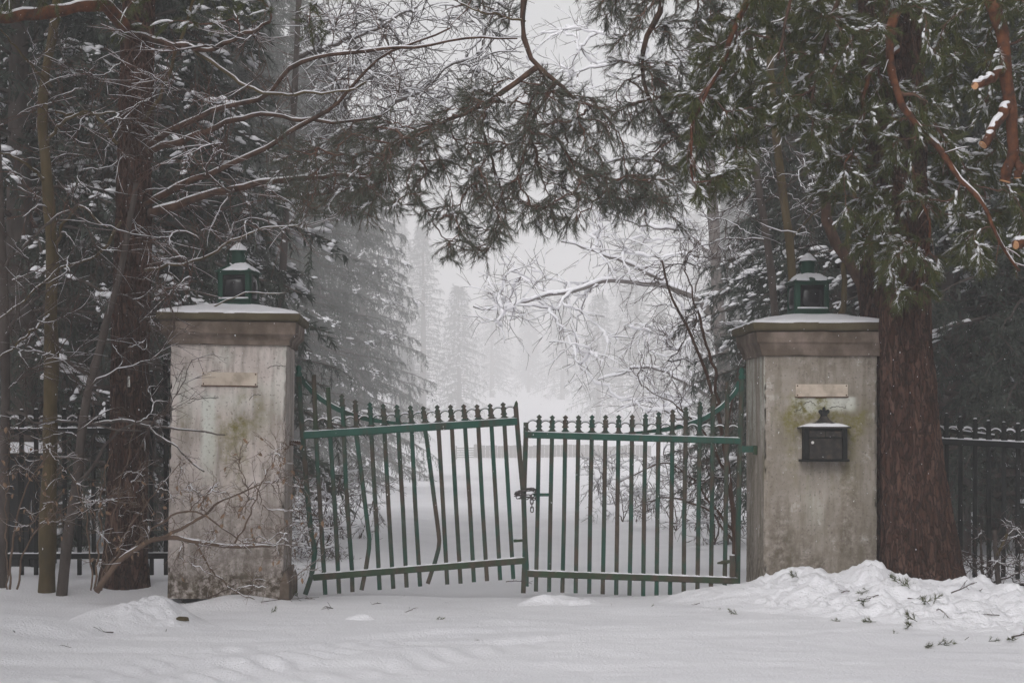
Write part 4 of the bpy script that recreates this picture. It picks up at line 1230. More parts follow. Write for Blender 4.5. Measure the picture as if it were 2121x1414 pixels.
def snow_tubes(Pm, R, rng, k=0.85, add=0.004, flat=0.75, gap=0.35, sides=5, minh=0.3):
    """snow lying along the upper side of branches"""
    Pm = np.asarray(Pm, float)
    R = np.broadcast_to(R, Pm.shape[:2])
    T = unit(np.gradient(Pm, axis=1))
    hz_ = np.clip((np.sqrt(1 - np.clip(T[..., 2], -1, 1) ** 2) - minh) / (1 - minh), 0, 1) ** 0.7
    nz = noise3(Pm * 6.0 + 3.0) * 0.5 + 0.5
    m = np.clip((nz + rng.rand(len(Pm), 1) * 0.5 - gap) / 0.4, 0, 1) * hz_
    m[:, 0] *= 0.5; m[:, -1] *= 0.4
    ru = (R * k + add) * m + 0.0002
    C = Pm + np.array([0, 0, 1.0]) * (R * 0.72 + ru * flat * 0.35)[..., None]
    V, Q = tube_geo(C, ru, ru * flat * (0.8 + 0.5 * rng.rand(*ru.shape)), sides=sides, ref=(0.02, 0.01, 1))
    return V, Q

def lumps_geo(C, S, D, rng, ico=ICO1):
    """snow pads: squashed noisy balls; C centres, S (n,3) half sizes (along, across, up), D directions"""
    n = len(C)
    V0, F0 = ico
    k = len(V0)
    T = unit(D * np.array([1, 1, 0.5]))
    u = unit(np.cross(T, np.array([0, 0, 1.0])) + 1e-6)
    w = np.cross(u, T)
    jit = 1 + 0.28 * rng.normal(size=(n, k, 1)).clip(-1.5, 1.5) * 0.6
    L = V0[None] * jit
    L[..., 2] = np.where(L[..., 2] < 0, L[..., 2] * 0.45, L[..., 2])
    V = C[:, None] + L[..., 0:1] * (S[:, 0:1, None] * T[:, None]) + L[..., 1:2] * (S[:, 1:2, None] * u[:, None]) + L[..., 2:3] * (S[:, 2:3, None] * w[:, None])
    Fx = (F0[None] + (np.arange(n) * k)[:, None, None]).reshape(-1, 3)
    return V.reshape(-1, 3), Fx

def sample_poly(poly, n, Y, rng):
    poly = np.array(poly, float)
    lo, hi = poly.min(0), poly.max(0)
    out = []
    x2, y2 = np.roll(poly[:, 0], -1), np.roll(poly[:, 1], -1)
    while len(out) < n:
        q = lo + (hi - lo) * rng.rand(2)
        c = ((poly[:, 1] > q[1]) != (y2 > q[1])) & (q[0] < (x2 - poly[:, 0]) * (q[1] - poly[:, 1]) / (y2 - poly[:, 1] + 1e-9) + poly[:, 0])
        if c.sum() % 2: out.append(P(q[0], q[1], rng.uniform(*Y)))
    return np.array(out)

def colonize(seeds, targets, rng, n=7, below=1.2, droop=0.25, follow=0.5, start_r=0.004, grow_r=0.0026, exp_=0.5, wig=0.02, maxr=0.05):
    """grow connected branches from seed polylines towards the targets"""
    N, Tn, owner = [], [], []
    for s in seeds:
        s = resample(s, 14)
        N.append(s[2:]); Tn.append(unit(np.gradient(s, axis=0))[2:]); owner += [-1] * (len(s) - 2)
    N, Tn = np.vstack(N), np.vstack(Tn)
    d0 = np.array([np.min(np.linalg.norm(N - t, axis=1)) for t in targets])
    c0 = len(N)
    N = np.vstack([N, np.zeros((len(targets) * (n - 2), 3))]); Tn = np.vstack([Tn, np.zeros((len(targets) * (n - 2), 3))])
    polys, parent = [], []
    for t in targets[np.argsort(d0)]:
        A = N[:c0]
        v = t - A
        d = np.linalg.norm(v, axis=1)
        al = (v * Tn[:c0]).sum(1) / (d + 1e-6)
        cost = d * (1.25 - 0.35 * al) + below * np.clip(v[:, 2], 0, None) + np.where(d < 0.05, 0.3, 0)
        k = int(np.argmin(cost))
        a, ta = A[k], Tn[k]
        L = d[k]
        c1 = a + unit(ta + unit(v[k]) * 0.9) * L * 0.38 * (1 + follow * 0.5) + np.array([0, 0, droop * L * 0.35])
        c2 = t - unit(v[k] + np.array([0, 0, -droop * L])) * L * 0.3 + np.array([0, 0, droop * L * 0.25])
        s = np.linspace(0, 1, n)[:, None]
        p = (1 - s) ** 3 * a + 3 * (1 - s) ** 2 * s * c1 + 3 * (1 - s) * s ** 2 * c2 + s ** 3 * t
        p = p + rng.normal(size=p.shape) * wig * L * np.sin(np.pi * np.clip(s, 0, 1)) ** 0.5
        polys.append(p); parent.append(owner[k])
        tg = unit(np.gradient(p, axis=0))
        N[c0:c0 + n - 2] = p[2:]; Tn[c0:c0 + n - 2] = tg[2:]; c0 += n - 2
        owner += [len(polys) - 1] * (n - 2)
    polys = np.array(polys)
    cnt = np.ones(len(polys))
    for i in range(len(polys) - 1, -1, -1):
        if parent[i] >= 0: cnt[parent[i]] += cnt[i]
    r0 = np.minimum(maxr, start_r + grow_r * cnt ** exp_)
    R = r0[:, None] * np.linspace(1, 0.45, n)[None]
    return polys, R

def trunk_mesh(path, radii, sides=48, rings=160, bark=0.012, rng=None, flare=0.0, scale=(9.0, 2.2)):
    p = resample(path, rings)
    s = np.linspace(0, 1, rings)
    arc = np.concatenate([[0], np.cumsum(np.linalg.norm(np.diff(np.asarray(path, float), axis=0), axis=1))])
    r = np.interp(s, np.linspace(0, 1, len(radii)) if len(radii) != len(arc) else arc / arc[-1], radii)
    a = np.arange(sides) * 2 * math.pi / sides
    A, S = np.meshgrid(a, s)
    R = r[:, None] * np.ones((1, sides))
    hgt = (p[:, 2] - p[0, 2])[:, None] * np.ones((1, sides))
    if flare: R = R * (1 + flare * np.exp(-hgt / 0.28) * (0.6 + 0.8 * np.abs(np.cos(A * 2.5 + 0.6))))
    q = np.stack([np.cos(A) * r[0] * scale[0], np.sin(A) * r[0] * scale[0], hgt * scale[1]], -1)
    warp = q + 0.8 * noise3(q * 0.7)[..., None]
    n0 = noise3(warp)
    furrow = np.exp(-(n0 / 0.16) ** 2)                     # narrow furrows between raised plates
    plate = noise3(np.floor(warp * 1.3) + 0.37)
    fine = fbm(q * np.array([3, 3, 2.0]), 3)
    R = R + bark * (0.35 - 0.95 * furrow + 0.22 * plate) + bark * 0.28 * fine
    T = unit(np.gradient(p, axis=0))
    u = unit(np.cross(T, np.array([0, 1.0, 0])))
    v = np.cross(u, T)
    V = p[:, None] + R[..., None] * (np.cos(A)[..., None] * u[:, None] + np.sin(A)[..., None] * v[:, None])
    i = np.arange(sides); j = (i + 1) % sides
    Q = np.concatenate([np.stack([k * sides + i, k * sides + j, (k + 1) * sides + j, (k + 1) * sides + i], -1) for k in range(rings - 1)])
    return V.reshape(-1, 3), Q

def limb(parent, path, r0, r1, mat_, rng, name='limb', n=26, sides=10, wig=0.012, snow=None, sk=0.85, sadd=0.006, gap=0.25, minh=0.25):
    """one big branch as a part; its snow goes to the collector"""
    p = wiggle(resample(path, n), wig, rng)
    r = np.linspace(r0, r1, n) * (1 + 0.16 * noise3(p * 11) + 0.10 * noise3(p * 31 + 5))
    o = MB().add(*tube_geo(p, r, sides=sides, caps=True)).build(name, mat_, parent)
    if snow is not None: snow.add(*snow_tubes(p[None], r[None], rng, sk, sadd, 0.6, gap, 8, minh))
    return o, p

def ground_at(px, Y):
    X = P(px, 900, Y)[0]
    return np.array([X, Y, float(ground_z(np.array([X]), np.array([Y]))[0])])

# ------------------------------------------------------------------ conifers of the wood: four kinds built once, then copied
def conifer_proto(kind, seed, h, R, n_b, droop, per_twig, snowy, hang, bare=0.06):
    rng = np.random.RandomState(seed)
    e = empty('conifer_tree', (0, 0, 0))
    tp = np.stack([0.03 * h * noise3(np.stack([np.linspace(0, 2, 12), np.full(12, seed), np.zeros(12)], -1)) * 0.25, 0 * np.linspace(0, 1, 12), np.linspace(-0.3, h * 0.99, 12)], -1)
    MB().add(*tube_geo(tp, np.linspace(0.020 * h + 0.03, 0.02, 12), sides=9)).build('trunk', M['bark_grey'], e, local=True)
    u = (np.arange(n_b) + 0.5) / n_b
    z = h * (bare + (0.985 - bare) * u ** 0.92)
    az = np.arange(n_b) * 2.39996 + rng.normal(0, 0.25, n_b)
    L = (R * (1 - (z / h)) ** 0.72 + 0.18) * rng.uniform(0.65, 1.12, n_b)
    s = np.linspace(0, 1, 8)[None]
    rise = 0.18 + 0.35 * (z / h)[:, None]
    vert = L[:, None] * (rise * s - droop * s ** 2 + 0.16 * s ** 4)
    hor = L[:, None] * s
    B = np.stack([np.cos(az)[:, None] * hor, np.sin(az)[:, None] * hor, z[:, None] + vert], -1)
    B = B + rng.normal(size=B.shape) * 0.025 * s[..., None]
    br = (0.012 + 0.010 * L)[:, None] * np.linspace(1, 0.2, 8)[None]
    MB().add(*tube_geo(B, br, sides=4)).build('branches', M['bark_grey'], e, local=True, kind='stuff')
    tw = ramify(B, per_twig, rng, 0.12, 1.0, (0.65, 1.05), (0.30, 0.62), 4, 0.10, 0.10 * (1 + hang), 0.8, 0.8, 0.45)
    tw = np.concatenate([tw, B[:, 4:]], 0)
    sets = [tw]
    if hang > 0:
        sets.append(ramify(B, int(per_twig * hang), rng, 0.15, 1.0, (0.9, 1.4), (0.35, 0.8), 4, 0.08, 0.9, 0.3, 0.9, 0.25))
    mb = MB()
    for q in sets:
        mb.add(*needles_geo(q, 18, 0.12, 0.024, rng, (0.4, 0.95), 0.0, 0.15, 1.0))
    mb.build('crown', M['needle_far'], e, local=True, kind='stuff')
    if snowy > 0:
        sb = MB()
        lad = (noise3(B[:, 5] * 0.9 + seed) * 0.5 + 0.5) > (0.70 - 0.20 * snowy)       # which boughs still carry their load
        pick = np.where(lad)[0]
        ends = ramify(B[pick], 7, rng, 0.45, 1.0, (0.4, 0.95), (0.18, 0.42), 5, 0.10, 0.22, 0.7, 0.8, 0.2)
        ce = ends[:, 1:].reshape(-1, 3) + rng.normal(0, 0.015, (len(ends) * 4, 3))
        De = np.repeat(unit(ends[:, -1] - ends[:, 0])[:, None], 4, 1).reshape(-1, 3)
        sb.add(*lumps_geo(ce + np.array([0, 0, 0.018]), rng.uniform(0.014, 0.046, (len(ce), 1)) * np.array([[1.8, 1.0, 0.62]]), De, rng))
        idx = np.repeat(pick, 3)
        t = rng.uniform(0.4, 1.0, len(idx))
        c, T = at_t(B, idx, np.clip(t, 0, 0.999))
        c = c + rng.normal(0, 0.06, c.shape) * np.array([1, 1, 0.3])
        sz = rng.uniform(0.035, 0.11, (len(idx), 1)) * np.array([[1.25, 0.8, 0.45]])
        sb.add(*lumps_geo(c + np.array([0, 0, 0.02]), sz, T, rng))
        sb.build('snow', M['snow'], e, local=True, kind='stuff')
    return e
protos = {
    'spruce': conifer_proto('spruce', 3, 12.0, 2.9, 190, 0.66, 13, 0.12, 1.7, 0.02),
    'laden': conifer_proto('laden', 5, 9.0, 2.4, 130, 0.62, 14, 1.15, 0.6),
    'fir': conifer_proto('fir', 8, 10.0, 2.1, 180, 0.55, 13, 0.30, 1.0),
    'tall': conifer_proto('tall', 12, 16.0, 3.2, 170, 0.52, 12, 0.2, 0.8, 0.14),
}
used = set()
def plant(kind, px, Y, scale, rot, label, group='conifers of the wood behind the gate', zs=1.0):
    src = protos[kind]
    if kind in used:
        e = src.copy(); col.objects.link(e)
        for c in src.children:
            d = c.copy(); col.objects.link(d); d.parent = e
    else:
        e = src; used.add(kind)
    b_ = ground_at(px, Y)
    e.location = tuple(b_)
    e.rotation_euler = (0, 0, rot)
    e.scale = (scale, scale, scale * zs)
    return tag(e, label, 'conifer', group)
# left wood, near to far
plant('laden', 30, 19.6, 1.00, 0.4, 'snow laden dark conifer at the far left edge behind the fence')
plant('laden', 290, 20.8, 1.05, 2.1, 'heavily snow laden conifer right behind the left pillar and red trunk')
plant('fir', 150, 22.4, 1.05, 1.0, 'dark conifer between the olive sapling and the red pine trunk')
plant('fir', 270, 24.5, 0.95, 4.0, 'dark green conifer behind the cap of the left pillar')
plant('tall', -60, 24.5, 0.9, 0.9, 'tall dark conifer cut by the left picture edge')
plant('tall', 260, 27.0, 0.9, 3.0, 'tall dark conifer deep in the wood behind the left pillar')
plant('tall', 120, 30.0, 1.0, 5.0, 'tall dark conifer deep in the left wood behind the fence')
plant('laden', 330, 29.0, 1.0, 0.2, 'snow tufted conifer behind the left lantern')
plant('spruce', 650, 92.0, 1.75, 1.2, 'big drooping grey spruce beyond the left gate leaf')
plant('spruce', 750, 120.0, 1.85, 4.6, 'second grey spruce, right of the big drooping one and a little paler')
plant('tall', 330, 46.0, 1.0, 5.4, 'dark tall conifer deep behind the snowy limbs of the red trunk')
plant('tall', 250, 36.0, 0.95, 1.9, 'tall conifer deep in the wood behind the red trunk')
plant('tall', 505, 60.0, 1.35, 0.6, 'tall grey conifer behind the left pillar, highest of the hazy trees there')
plant('tall', 600, 78.0, 1.45, 3.3, 'tall hazy conifer above the left gate hinge, behind the bare snowy branches')
plant('fir', 455, 40.0, 1.25, 2.2, 'grey conifer in the haze above the left pillar')
plant('spruce', 535, 74.0, 1.55, 0.7, 'grey spruce left of the big drooping spruce, above the left pillar')
plant('tall', 660, 210.0, 2.0, 3.7, 'tall pale grey conifer left of the opening')
plant('tall', 875, 300.0, 2.0, 2.6, 'pale ragged conifer fading in the haze left of the drive')
plant('laden', 950, 340.0, 2.6, 0.9, 'pale low snowy conifer left of the drive where the haze thickens')
plant('laden', 1020, 460.0, 3.0, 3.9, 'nearly white snowy conifer in the middle of the haze')
plant('fir', 1095, 520.0, 2.4, 5.2, 'nearly white slender conifer in the middle of the haze')
plant('laden', 1165, 440.0, 2.8, 1.6, 'pale snowy conifer in the haze above the right gate leaf')
plant('laden', 1240, 340.0, 2.5, 4.4, 'pale low snowy conifer right of the drive where the haze thickens')
plant('tall', 1320, 310.0, 2.0, 0.3, 'pale ragged conifer fading in the haze right of the drive')
plant('tall', 825, 330.0, 2.3, 4.4, 'faint tall conifer far left of the drive')
# right wood
plant('laden', 1690, 27.5, 0.95, 5.3, 'snow dusted conifer left behind the right pillar')
plant('fir', 1750, 22.5, 0.90, 1.7, 'green conifer behind the right lantern')
plant('fir', 1900, 24.0, 1.0, 3.3, 'dark conifer behind the right pillar and pine trunk')
plant('laden', 1985, 20.6, 0.95, 2.9, 'snow dusted conifer behind the right fence')
plant('laden', 2140, 19.8, 0.85, 0.5, 'snow laden conifer at the right picture edge')
plant('laden', 2050, 23.0, 1.0, 4.3, 'snow speckled conifer between the fence and the deeper dark trees on the right')
plant('fir', 2070, 26.6, 1.1, 5.6, 'dark conifer deep behind the right fence')
plant('tall', 1880, 28.5, 0.95, 0.0, 'tall dark conifer behind the leaning pine trunk')
plant('tall', 1810, 33.0, 0.92, 1.5, 'tall conifer deep behind the right pillar')
plant('tall', 2160, 30.0, 1.0, 2.5, 'tall dark conifer deep at the right picture edge')
plant('spruce', 1650, 46.0, 0.95, 3.5, 'grey spruce in the haze left of the right pillar')
plant('spruce', 1530, 130.0, 1.8, 5.0, 'pale grey spruce right of the opening')
plant('tall', 1590, 180.0, 2.0, 1.1, 'pale tall conifer far behind the right pillar')
plant('tall', 1440, 360.0, 2.4, 2.0, 'faint tall conifer far right of the drive')
# conifers added out of view beside and behind the camera to shade the foreground
for k, (x, Y, s_) in enumerate(((-6.6, 12.2, 1.0), (-6.2, 7.5, 1.1), (-7.0, 2.5, 1.0), (6.9, 11.0, 1.1), (6.5, 6.0, 1.0), (7.2, 1.0, 1.1), (-5.5, -6.0, 1.0), (5.5, -7.0, 1.0), (0.5, -12.0, 1.1), (-3.0, -14.0, 1.2), (4.0, -15.0, 1.2))):
    plant(['tall', 'fir'][k % 2], CX + x / max(Y, 0.5) * F if Y > 0 else CX, Y, s_, k * 1.3, 'dark roadside conifer in front of the gate beside the camera', 'roadside conifers in front of the gate').location = (x, Y, -0.05)
rf = np.random.RandomState(21)
for k, px in enumerate([-40, 60, 160, 290, 420, 520, 600, 700, 770, 840, 1370, 1450, 1520, 1600, 1700, 1820, 1940, 2060, 2180]):
    Y = rf.uniform(220, 420)
    plant(['tall', 'spruce'][k % 2], px, Y, rf.uniform(1.0, 1.45), rf.uniform(0, 6.28), 'very faint conifer lost in the haze deep in the wood', 'far conifers lost in the haze')
plant('tall', 1285, 440.0, 2.2, 1.0, 'faint grey conifer right of the drive where the snow slope begins', 'conifers closing the far end of the drive')
for k, px in enumerate([960, 1030, 1105, 1175, 1250, 1310]):
    plant(['spruce', 'tall'][k % 2], px, rf.uniform(560, 660), rf.uniform(1.1, 1.5), rf.uniform(0, 6.28), 'barely visible conifer closing the far end of the drive', 'conifers closing the far end of the drive')

# ------------------------------------------------------------------ generic bare tree / shrub
def bare_plant(name, label, cat, base, seeds, seed_r, mat_, targets, rng, snow_add=0.004, snow_gap=0.35, twig_per=5, twig_L=(0.12, 0.35), twig_mat=None, kw=None, group=None, twig_r=0.0022, snow_twigs=True, sides=6, trunk_name='trunk', seed_mats=None, sub_per=3, twig_wig=0.16):
    e = empty(name, base, (0, 0, 0), label, cat, group)
    sn = MB()
    for i, (s, (r0, r1)) in enumerate(zip(seeds, seed_r)):
        limb(e, s, r0, r1, (seed_mats or [mat_] * len(seeds))[i], rng, trunk_name if i == 0 else 'limb', 26, 9, 0.008 if i == 0 else min(0.25, 0.02 * float(np.linalg.norm(s[-1] - s[0]))), sn, 0.62, snow_add, snow_gap)
    if targets is not None and len(targets):
        Pm, R = colonize(seeds, targets, rng, **(kw or {}))
        mb = MB().add(*tube_geo(Pm, R, sides=sides))
        mb.build('branches', twig_mat or mat_, e, kind='stuff')
        sn.add(*snow_tubes(Pm, R, rng, 0.85, snow_add, 0.7, snow_gap, 5))
        tw = ramify(Pm, twig_per, rng, 0.15, 1.0, (0.35, 0.95), twig_L, 6, twig_wig, 0.02, 0.4, 0.9, 0.3)
        tw2 = ramify(tw, sub_per, rng, 0.2, 0.95, (0.4, 1.0), (twig_L[0] * 0.4, twig_L[1] * 0.5), 4, twig_wig, 0.0, 0.3, 1.0, 0.3)
        mt = MB()
        mt.add(*tube_geo(tw, np.linspace(twig_r * 1.4, twig_r * 0.6, 6)[None], sides=3))
        mt.add(*tube_geo(tw2, np.linspace(twig_r, twig_r * 0.5, 4)[None], sides=3))
        mt.build('twigs', twig_mat or mat_, e, kind='stuff')
        if snow_twigs:
            sn.add(*snow_tubes(tw, np.full(tw.shape[:2], twig_r), rng, 0.7, snow_add * 0.35, 0.8, snow_gap + 0.25, 4))
    else:
        Pm, tw = None, None
    if sn.n: sn.build('snow', M['snow'], e, kind='stuff')
    return e, Pm, tw

# ------------------------------------------------------------------ big pine left of the pale pillar
rng = np.random.RandomState(101)
YP = 15.15
def big_pine_left():
    b_ = ground_at(258, YP); b_[2] -= 0.1
    e = empty('pine_tree', b_, (0, 0, 0), 'reddish barked pine trunk beside the left pillar with long snowy limbs', 'pine tree')
    path = [b_] + list(PL([(262, 1100), (268, 900), (270, 700), (276, 500), (280, 300), (285, 100), (290, -120), (296, -500), (300, -900)], YP))
    t = MB().add(*trunk_mesh(path, [0.170, 0.152, 0.146, 0.142, 0.136, 0.130, 0.122, 0.11, 0.10, 0.07], 140, 400, 0.022, flare=0.22, scale=(15, 3.2))).build('trunk', M['bark_pine'], e)
    MB().add(*box_geo(P(267, 790, YP - 0.160), (0.018, 0.006, 0.082), 0.001)).build('white_tag', M['white'], t, smooth=False).location = tuple(-b_)
    sn = MB()
    L = [
        ([(312, 440), (335, 436), (400, 415), (470, 395), (560, 377), (690, 365), (800, 372)], (15.0, 14.3), 0.034, 0.010),
        ([(300, 425), (360, 392), (430, 360), (500, 325), (560, 300), (620, 258), (690, 222), (760, 150), (830, 98), (930, 60)], (15.0, 14.1), 0.026, 0.007),
        ([(306, 315), (350, 300), (430, 270), (500, 246), (560, 240), (690, 252), (790, 240)], (15.0, 14.5), 0.026, 0.008),
        ([(300, 305), (370, 265), (450, 230), (540, 200), (590, 152), (630, 125), (700, 116), (850, 100), (960, 84), (1070, 78)], (15.0, 13.9), 0.024, 0.006),
        ([(270, 70), (330, 85), (400, 100), (440, 101), (500, 75), (560, 43)], (15.0, 14.2), 0.024, 0.012),
        ([(400, 103), (450, 140), (510, 180), (570, 195), (700, 190), (760, 170)], (14.7, 14.2), 0.016, 0.006),
        ([(300, 250), (330, 200), (350, 150), (370, 90), (400, 20), (420, -60)], (15.0, 14.8), 0.016, 0.010),
        ([(262, 60), (225, 20), (205, 12), (100, 26), (0, 36), (-80, 40)], (14.9, 14.0), 0.050, 0.040),
        ([(245, 300), (200, 240), (150, 240), (110, 230)], (15.1, 15.0), 0.016, 0.010),
        ([(250, 460), (200, 530), (120, 560), (30, 640), (-60, 690)], (15.0, 14.2), 0.013, 0.005),
        ([(300, 560), (380, 545), (450, 520), (520, 480), (620, 470)], (15.0, 14.0), 0.012, 0.004),
        ([(298, 660), (360, 655), (430, 640), (500, 610), (590, 605)], (15.0, 13.95), 0.008, 0.003),
    ]
    paths = []
    for i, (pts, Y, r0, r1) in enumerate(L):
        o, p = limb(e, PL(pts, Y), r0, r1, M['bark_orange'] if i == 7 else (M['bark_red'] if i < 4 or i in (4,) else M['bark_olive']), rng, snow=sn, sk=0.62, sadd=0.003, gap=0.22, wig=0.02)
        paths.append(p)
    tg = np.vstack([
        sample_poly([(20, 60), (700, 20), (900, 80), (860, 300), (700, 460), (420, 500), (330, 480), (20, 480)], 130, (13.8, 15.4), rng),
        sample_poly([(300, 480), (640, 440), (620, 520), (430, 520), (400, 620), (300, 620)], 26, (13.9, 14.9), rng)])
    Pm, R = colonize(paths, tg, rng, n=9, below=0.25, droop=0.05, start_r=0.0030, grow_r=0.0016, wig=0.016)
    MB().add(*tube_geo(Pm, R, sides=5)).build('branches', M['twig'], e, kind='stuff')
    sn.add(*snow_tubes(Pm, R, rng, 0.8, 0.0022, 0.7, 0.32, 5))
    tw = ramify(Pm, 4, rng, 0.15, 1.0, (0.35, 0.9), (0.15, 0.50), 6, 0.06, 0.0, 0.3, 0.9, 0.3)
    tw2 = ramify(tw, 2, rng, 0.2, 0.95, (0.4, 1.0), (0.05, 0.18), 4, 0.15, 0.0, 0.3, 1.0, 0.3)
    MB().add(*tube_geo(tw, np.linspace(0.0030, 0.0014, 6)[None], sides=3)).add(*tube_geo(tw2, np.linspace(0.0022, 0.0011, 4)[None], sides=3)).build('twigs', M['twig_red'], e, kind='stuff')
    sn.add(*snow_tubes(tw, np.full(tw.shape[:2], 0.0022), rng, 0.7, 0.0012, 0.8, 0.60, 4))
    # needle sprays high on the tree (top left of the view)
    tg = sample_poly([(-30, -160), (420, -200), (760, -120), (800, 20), (640, 60), (420, 50), (250, 70), (150, 20), (-30, 10)], 60, (13.6, 15.4), rng)
    hi = [PL([(292, -300), (150, -260), (0, -160), (-60, -60)], (15.1, 14.2)), PL([(292, -260), (420, -220), (560, -120), (700, -40)], (15.1, 14.2)), paths[4]]
    for q in hi[:2]: limb(e, q, 0.04, 0.012, M['bark_orange'], rng, snow=sn)
    Pn, Rn = colonize(hi, tg, rng, n=7, below=1.0, droop=0.2)
    MB().add(*tube_geo(Pn, Rn, sides=4)).build('branches', M['twig_red'], e, kind='stuff')
    twn = ramify(Pn, 9, rng, 0.3, 1.0, (0.4, 0.9), (0.10, 0.24), 5, 0.10, 0.05, 0.2, 0.8, 0.3)
    MB().add(*needles_geo(twn, 34, 0.062, 0.0042, rng)).build('crown', M['needle'], e, kind='stuff')
    k = rng.rand(len(twn)) < 0.25
    sn.add(*snow_tubes(twn[k], np.full(twn[k].shape[:2], 0.004), rng, 1, 0.012, 0.6, 0.3, 5))
    sn.build('snow', M['snow'], e, kind='stuff')
big_pine_left()

# ------------------------------------------------------------------ slender trees at the left
rng = np.random.RandomState(202)
sap = [
    ('olive barked sapling with a slim upright trunk left of the red pine', 96, 14.75, [(99, 1060), (103, 900), (106, 700), (108, 560), (104, 440), (94, 330), (86, 240), (94, 150), (108, 70), (120, -40), (130, -200)], 0.068, 0.028, 'bark_olive',
     [[(108, 180, 14.75), (60, 130, 14.5), (0, 60, 14.3)], [(92, 300, 14.75), (150, 240, 14.5), (240, 235, 14.3)], [(98, 380, 14.75), (40, 330, 14.5), (-30, 310, 14.3)], [(107, 520, 14.75), (160, 430, 14.4), (220, 470, 14.2)], [(106, 650, 14.75), (60, 690, 14.4), (-20, 760, 14.2)]],
     [(0, 60), (330, 40), (330, 520), (150, 640), (0, 640)], 40),
    ('thin grey brown tree leaning right beside the olive sapling', 126, 14.6, [(140, 1120), (158, 1000), (172, 880), (190, 780), (215, 690), (240, 600), (262, 500), (280, 380)], 0.046, 0.018, 'bark_grey',
     [[(172, 880, 14.6), (250, 870, 14.3), (340, 905, 14.1), (420, 980, 14.0)], [(190, 780, 14.6), (120, 740, 14.4), (20, 720, 14.2)], [(160, 1000, 14.6), (250, 890, 14.2), (330, 880, 14.1), (470, 900, 14.0)]],
     [(0, 640), (300, 560), (400, 600), (430, 700), (400, 760), (380, 860), (300, 960), (0, 940)], 45),
    ('dark slim trunk cut by the left picture edge', 4, 14.9, [(8, 1000), (12, 800), (8, 600), (2, 450), (-6, 300), (-10, 100), (-12, -100)], 0.040, 0.03, 'bark_grey',
     [[(8, 700, 14.9), (50, 640, 14.6), (110, 590, 14.3)], [(6, 560, 14.9), (60, 500, 14.5), (130, 440, 14.2), (210, 400, 14.0)], [(10, 850, 14.9), (80, 870, 14.5), (180, 880, 14.2), (300, 890, 14.0)]],
     [(0, 480), (200, 420), (380, 540), (420, 640), (360, 760), (180, 900), (0, 900)], 36),
]
for label, px, Y, pts, r0, r1, mk, limbs, poly, n in sap:
    b_ = ground_at(px, Y); b_[2] -= 0.06
    seeds = [np.vstack([b_[None], PL(pts, Y)])] + [PL(q, Y) for q in limbs]
    bare_plant('slender_tree', label, 'tree', b_, seeds, [(r0, r1)] + [(0.014, 0.005)] * len(limbs), M[mk], sample_poly(poly, n, (13.7, 15.0), rng), rng, 0.0020, 0.48, 4, (0.15, 0.55), M['twig'],
               dict(n=9, below=0.2, droop=0.03, start_r=0.0028, grow_r=0.0014, wig=0.016), twig_r=0.0020, sub_per=3, twig_wig=0.06)

# ------------------------------------------------------------------ brown shrub in front of the left pillar
rng = np.random.RandomState(303)
def leafy_shrub(label, base_px, Y, stems, rr, poly, n, leaves_n, leaf_poly, mat_, snow=0.003):
    b_ = ground_at(base_px, Y); b_[2] -= 0.05
    seeds = [PL(s, Y) for s in stems]
    e, Pm, tw = bare_plant('shrub', label, 'shrub', b_, seeds, rr, mat_, np.vstack([sample_poly(p, k, yy, rng) for p, k, yy in poly]), rng, snow, 0.48, 4, (0.08, 0.26), mat_,
                           dict(n=8, below=0.2, droop=-0.05, start_r=0.0020, grow_r=0.0012, wig=0.05), twig_r=0.0017, trunk_name='stem', twig_wig=0.22)
    # dry curled leaves hanging from twig ends
    o = np.array([(0, 0), (0.35, 0.22), (0.42, 0.55), (0.25, 0.85), (0, 1.05), (-0.25, 0.85), (-0.42, 0.55), (-0.35, 0.22)])
    V = np.stack([o[:, 0] * 0.030, 0.010 * (np.abs(o[:, 0]) * 2) ** 2 + 0.006 * np.sin(o[:, 1] * 4), -o[:, 1] * 0.042], -1)
    V = np.vstack([V, [[0, -0.004, -0.02]]])
    Fq = np.array([(i, (i + 1) % 8, 8) for i in range(8)])
    me = MB().add(V, Fq).mesh('leaf', M['leaf'])
    ends = tw[:, -1]
    px = ends[:, 0] / ends[:, 1] * F + CX; py = HY - (ends[:, 2] - H) / ends[:, 1] * F
    ok = np.where((px > leaf_poly[0]) & (px < leaf_poly[2]) & (py > leaf_poly[1]) & (py < leaf_poly[3]))[0]
    for k in rng.choice(ok, min(leaves_n, len(ok)), replace=False):
        q = link('leaf', me, e, ends[k] - b_, (rng.normal(0, 0.5), rng.normal(0, 0.5), rng.uniform(0, 6.28)))
        q.scale = (rng.uniform(0.6, 1.1),) * 2 + (rng.uniform(0.7, 1.25),)
    return e
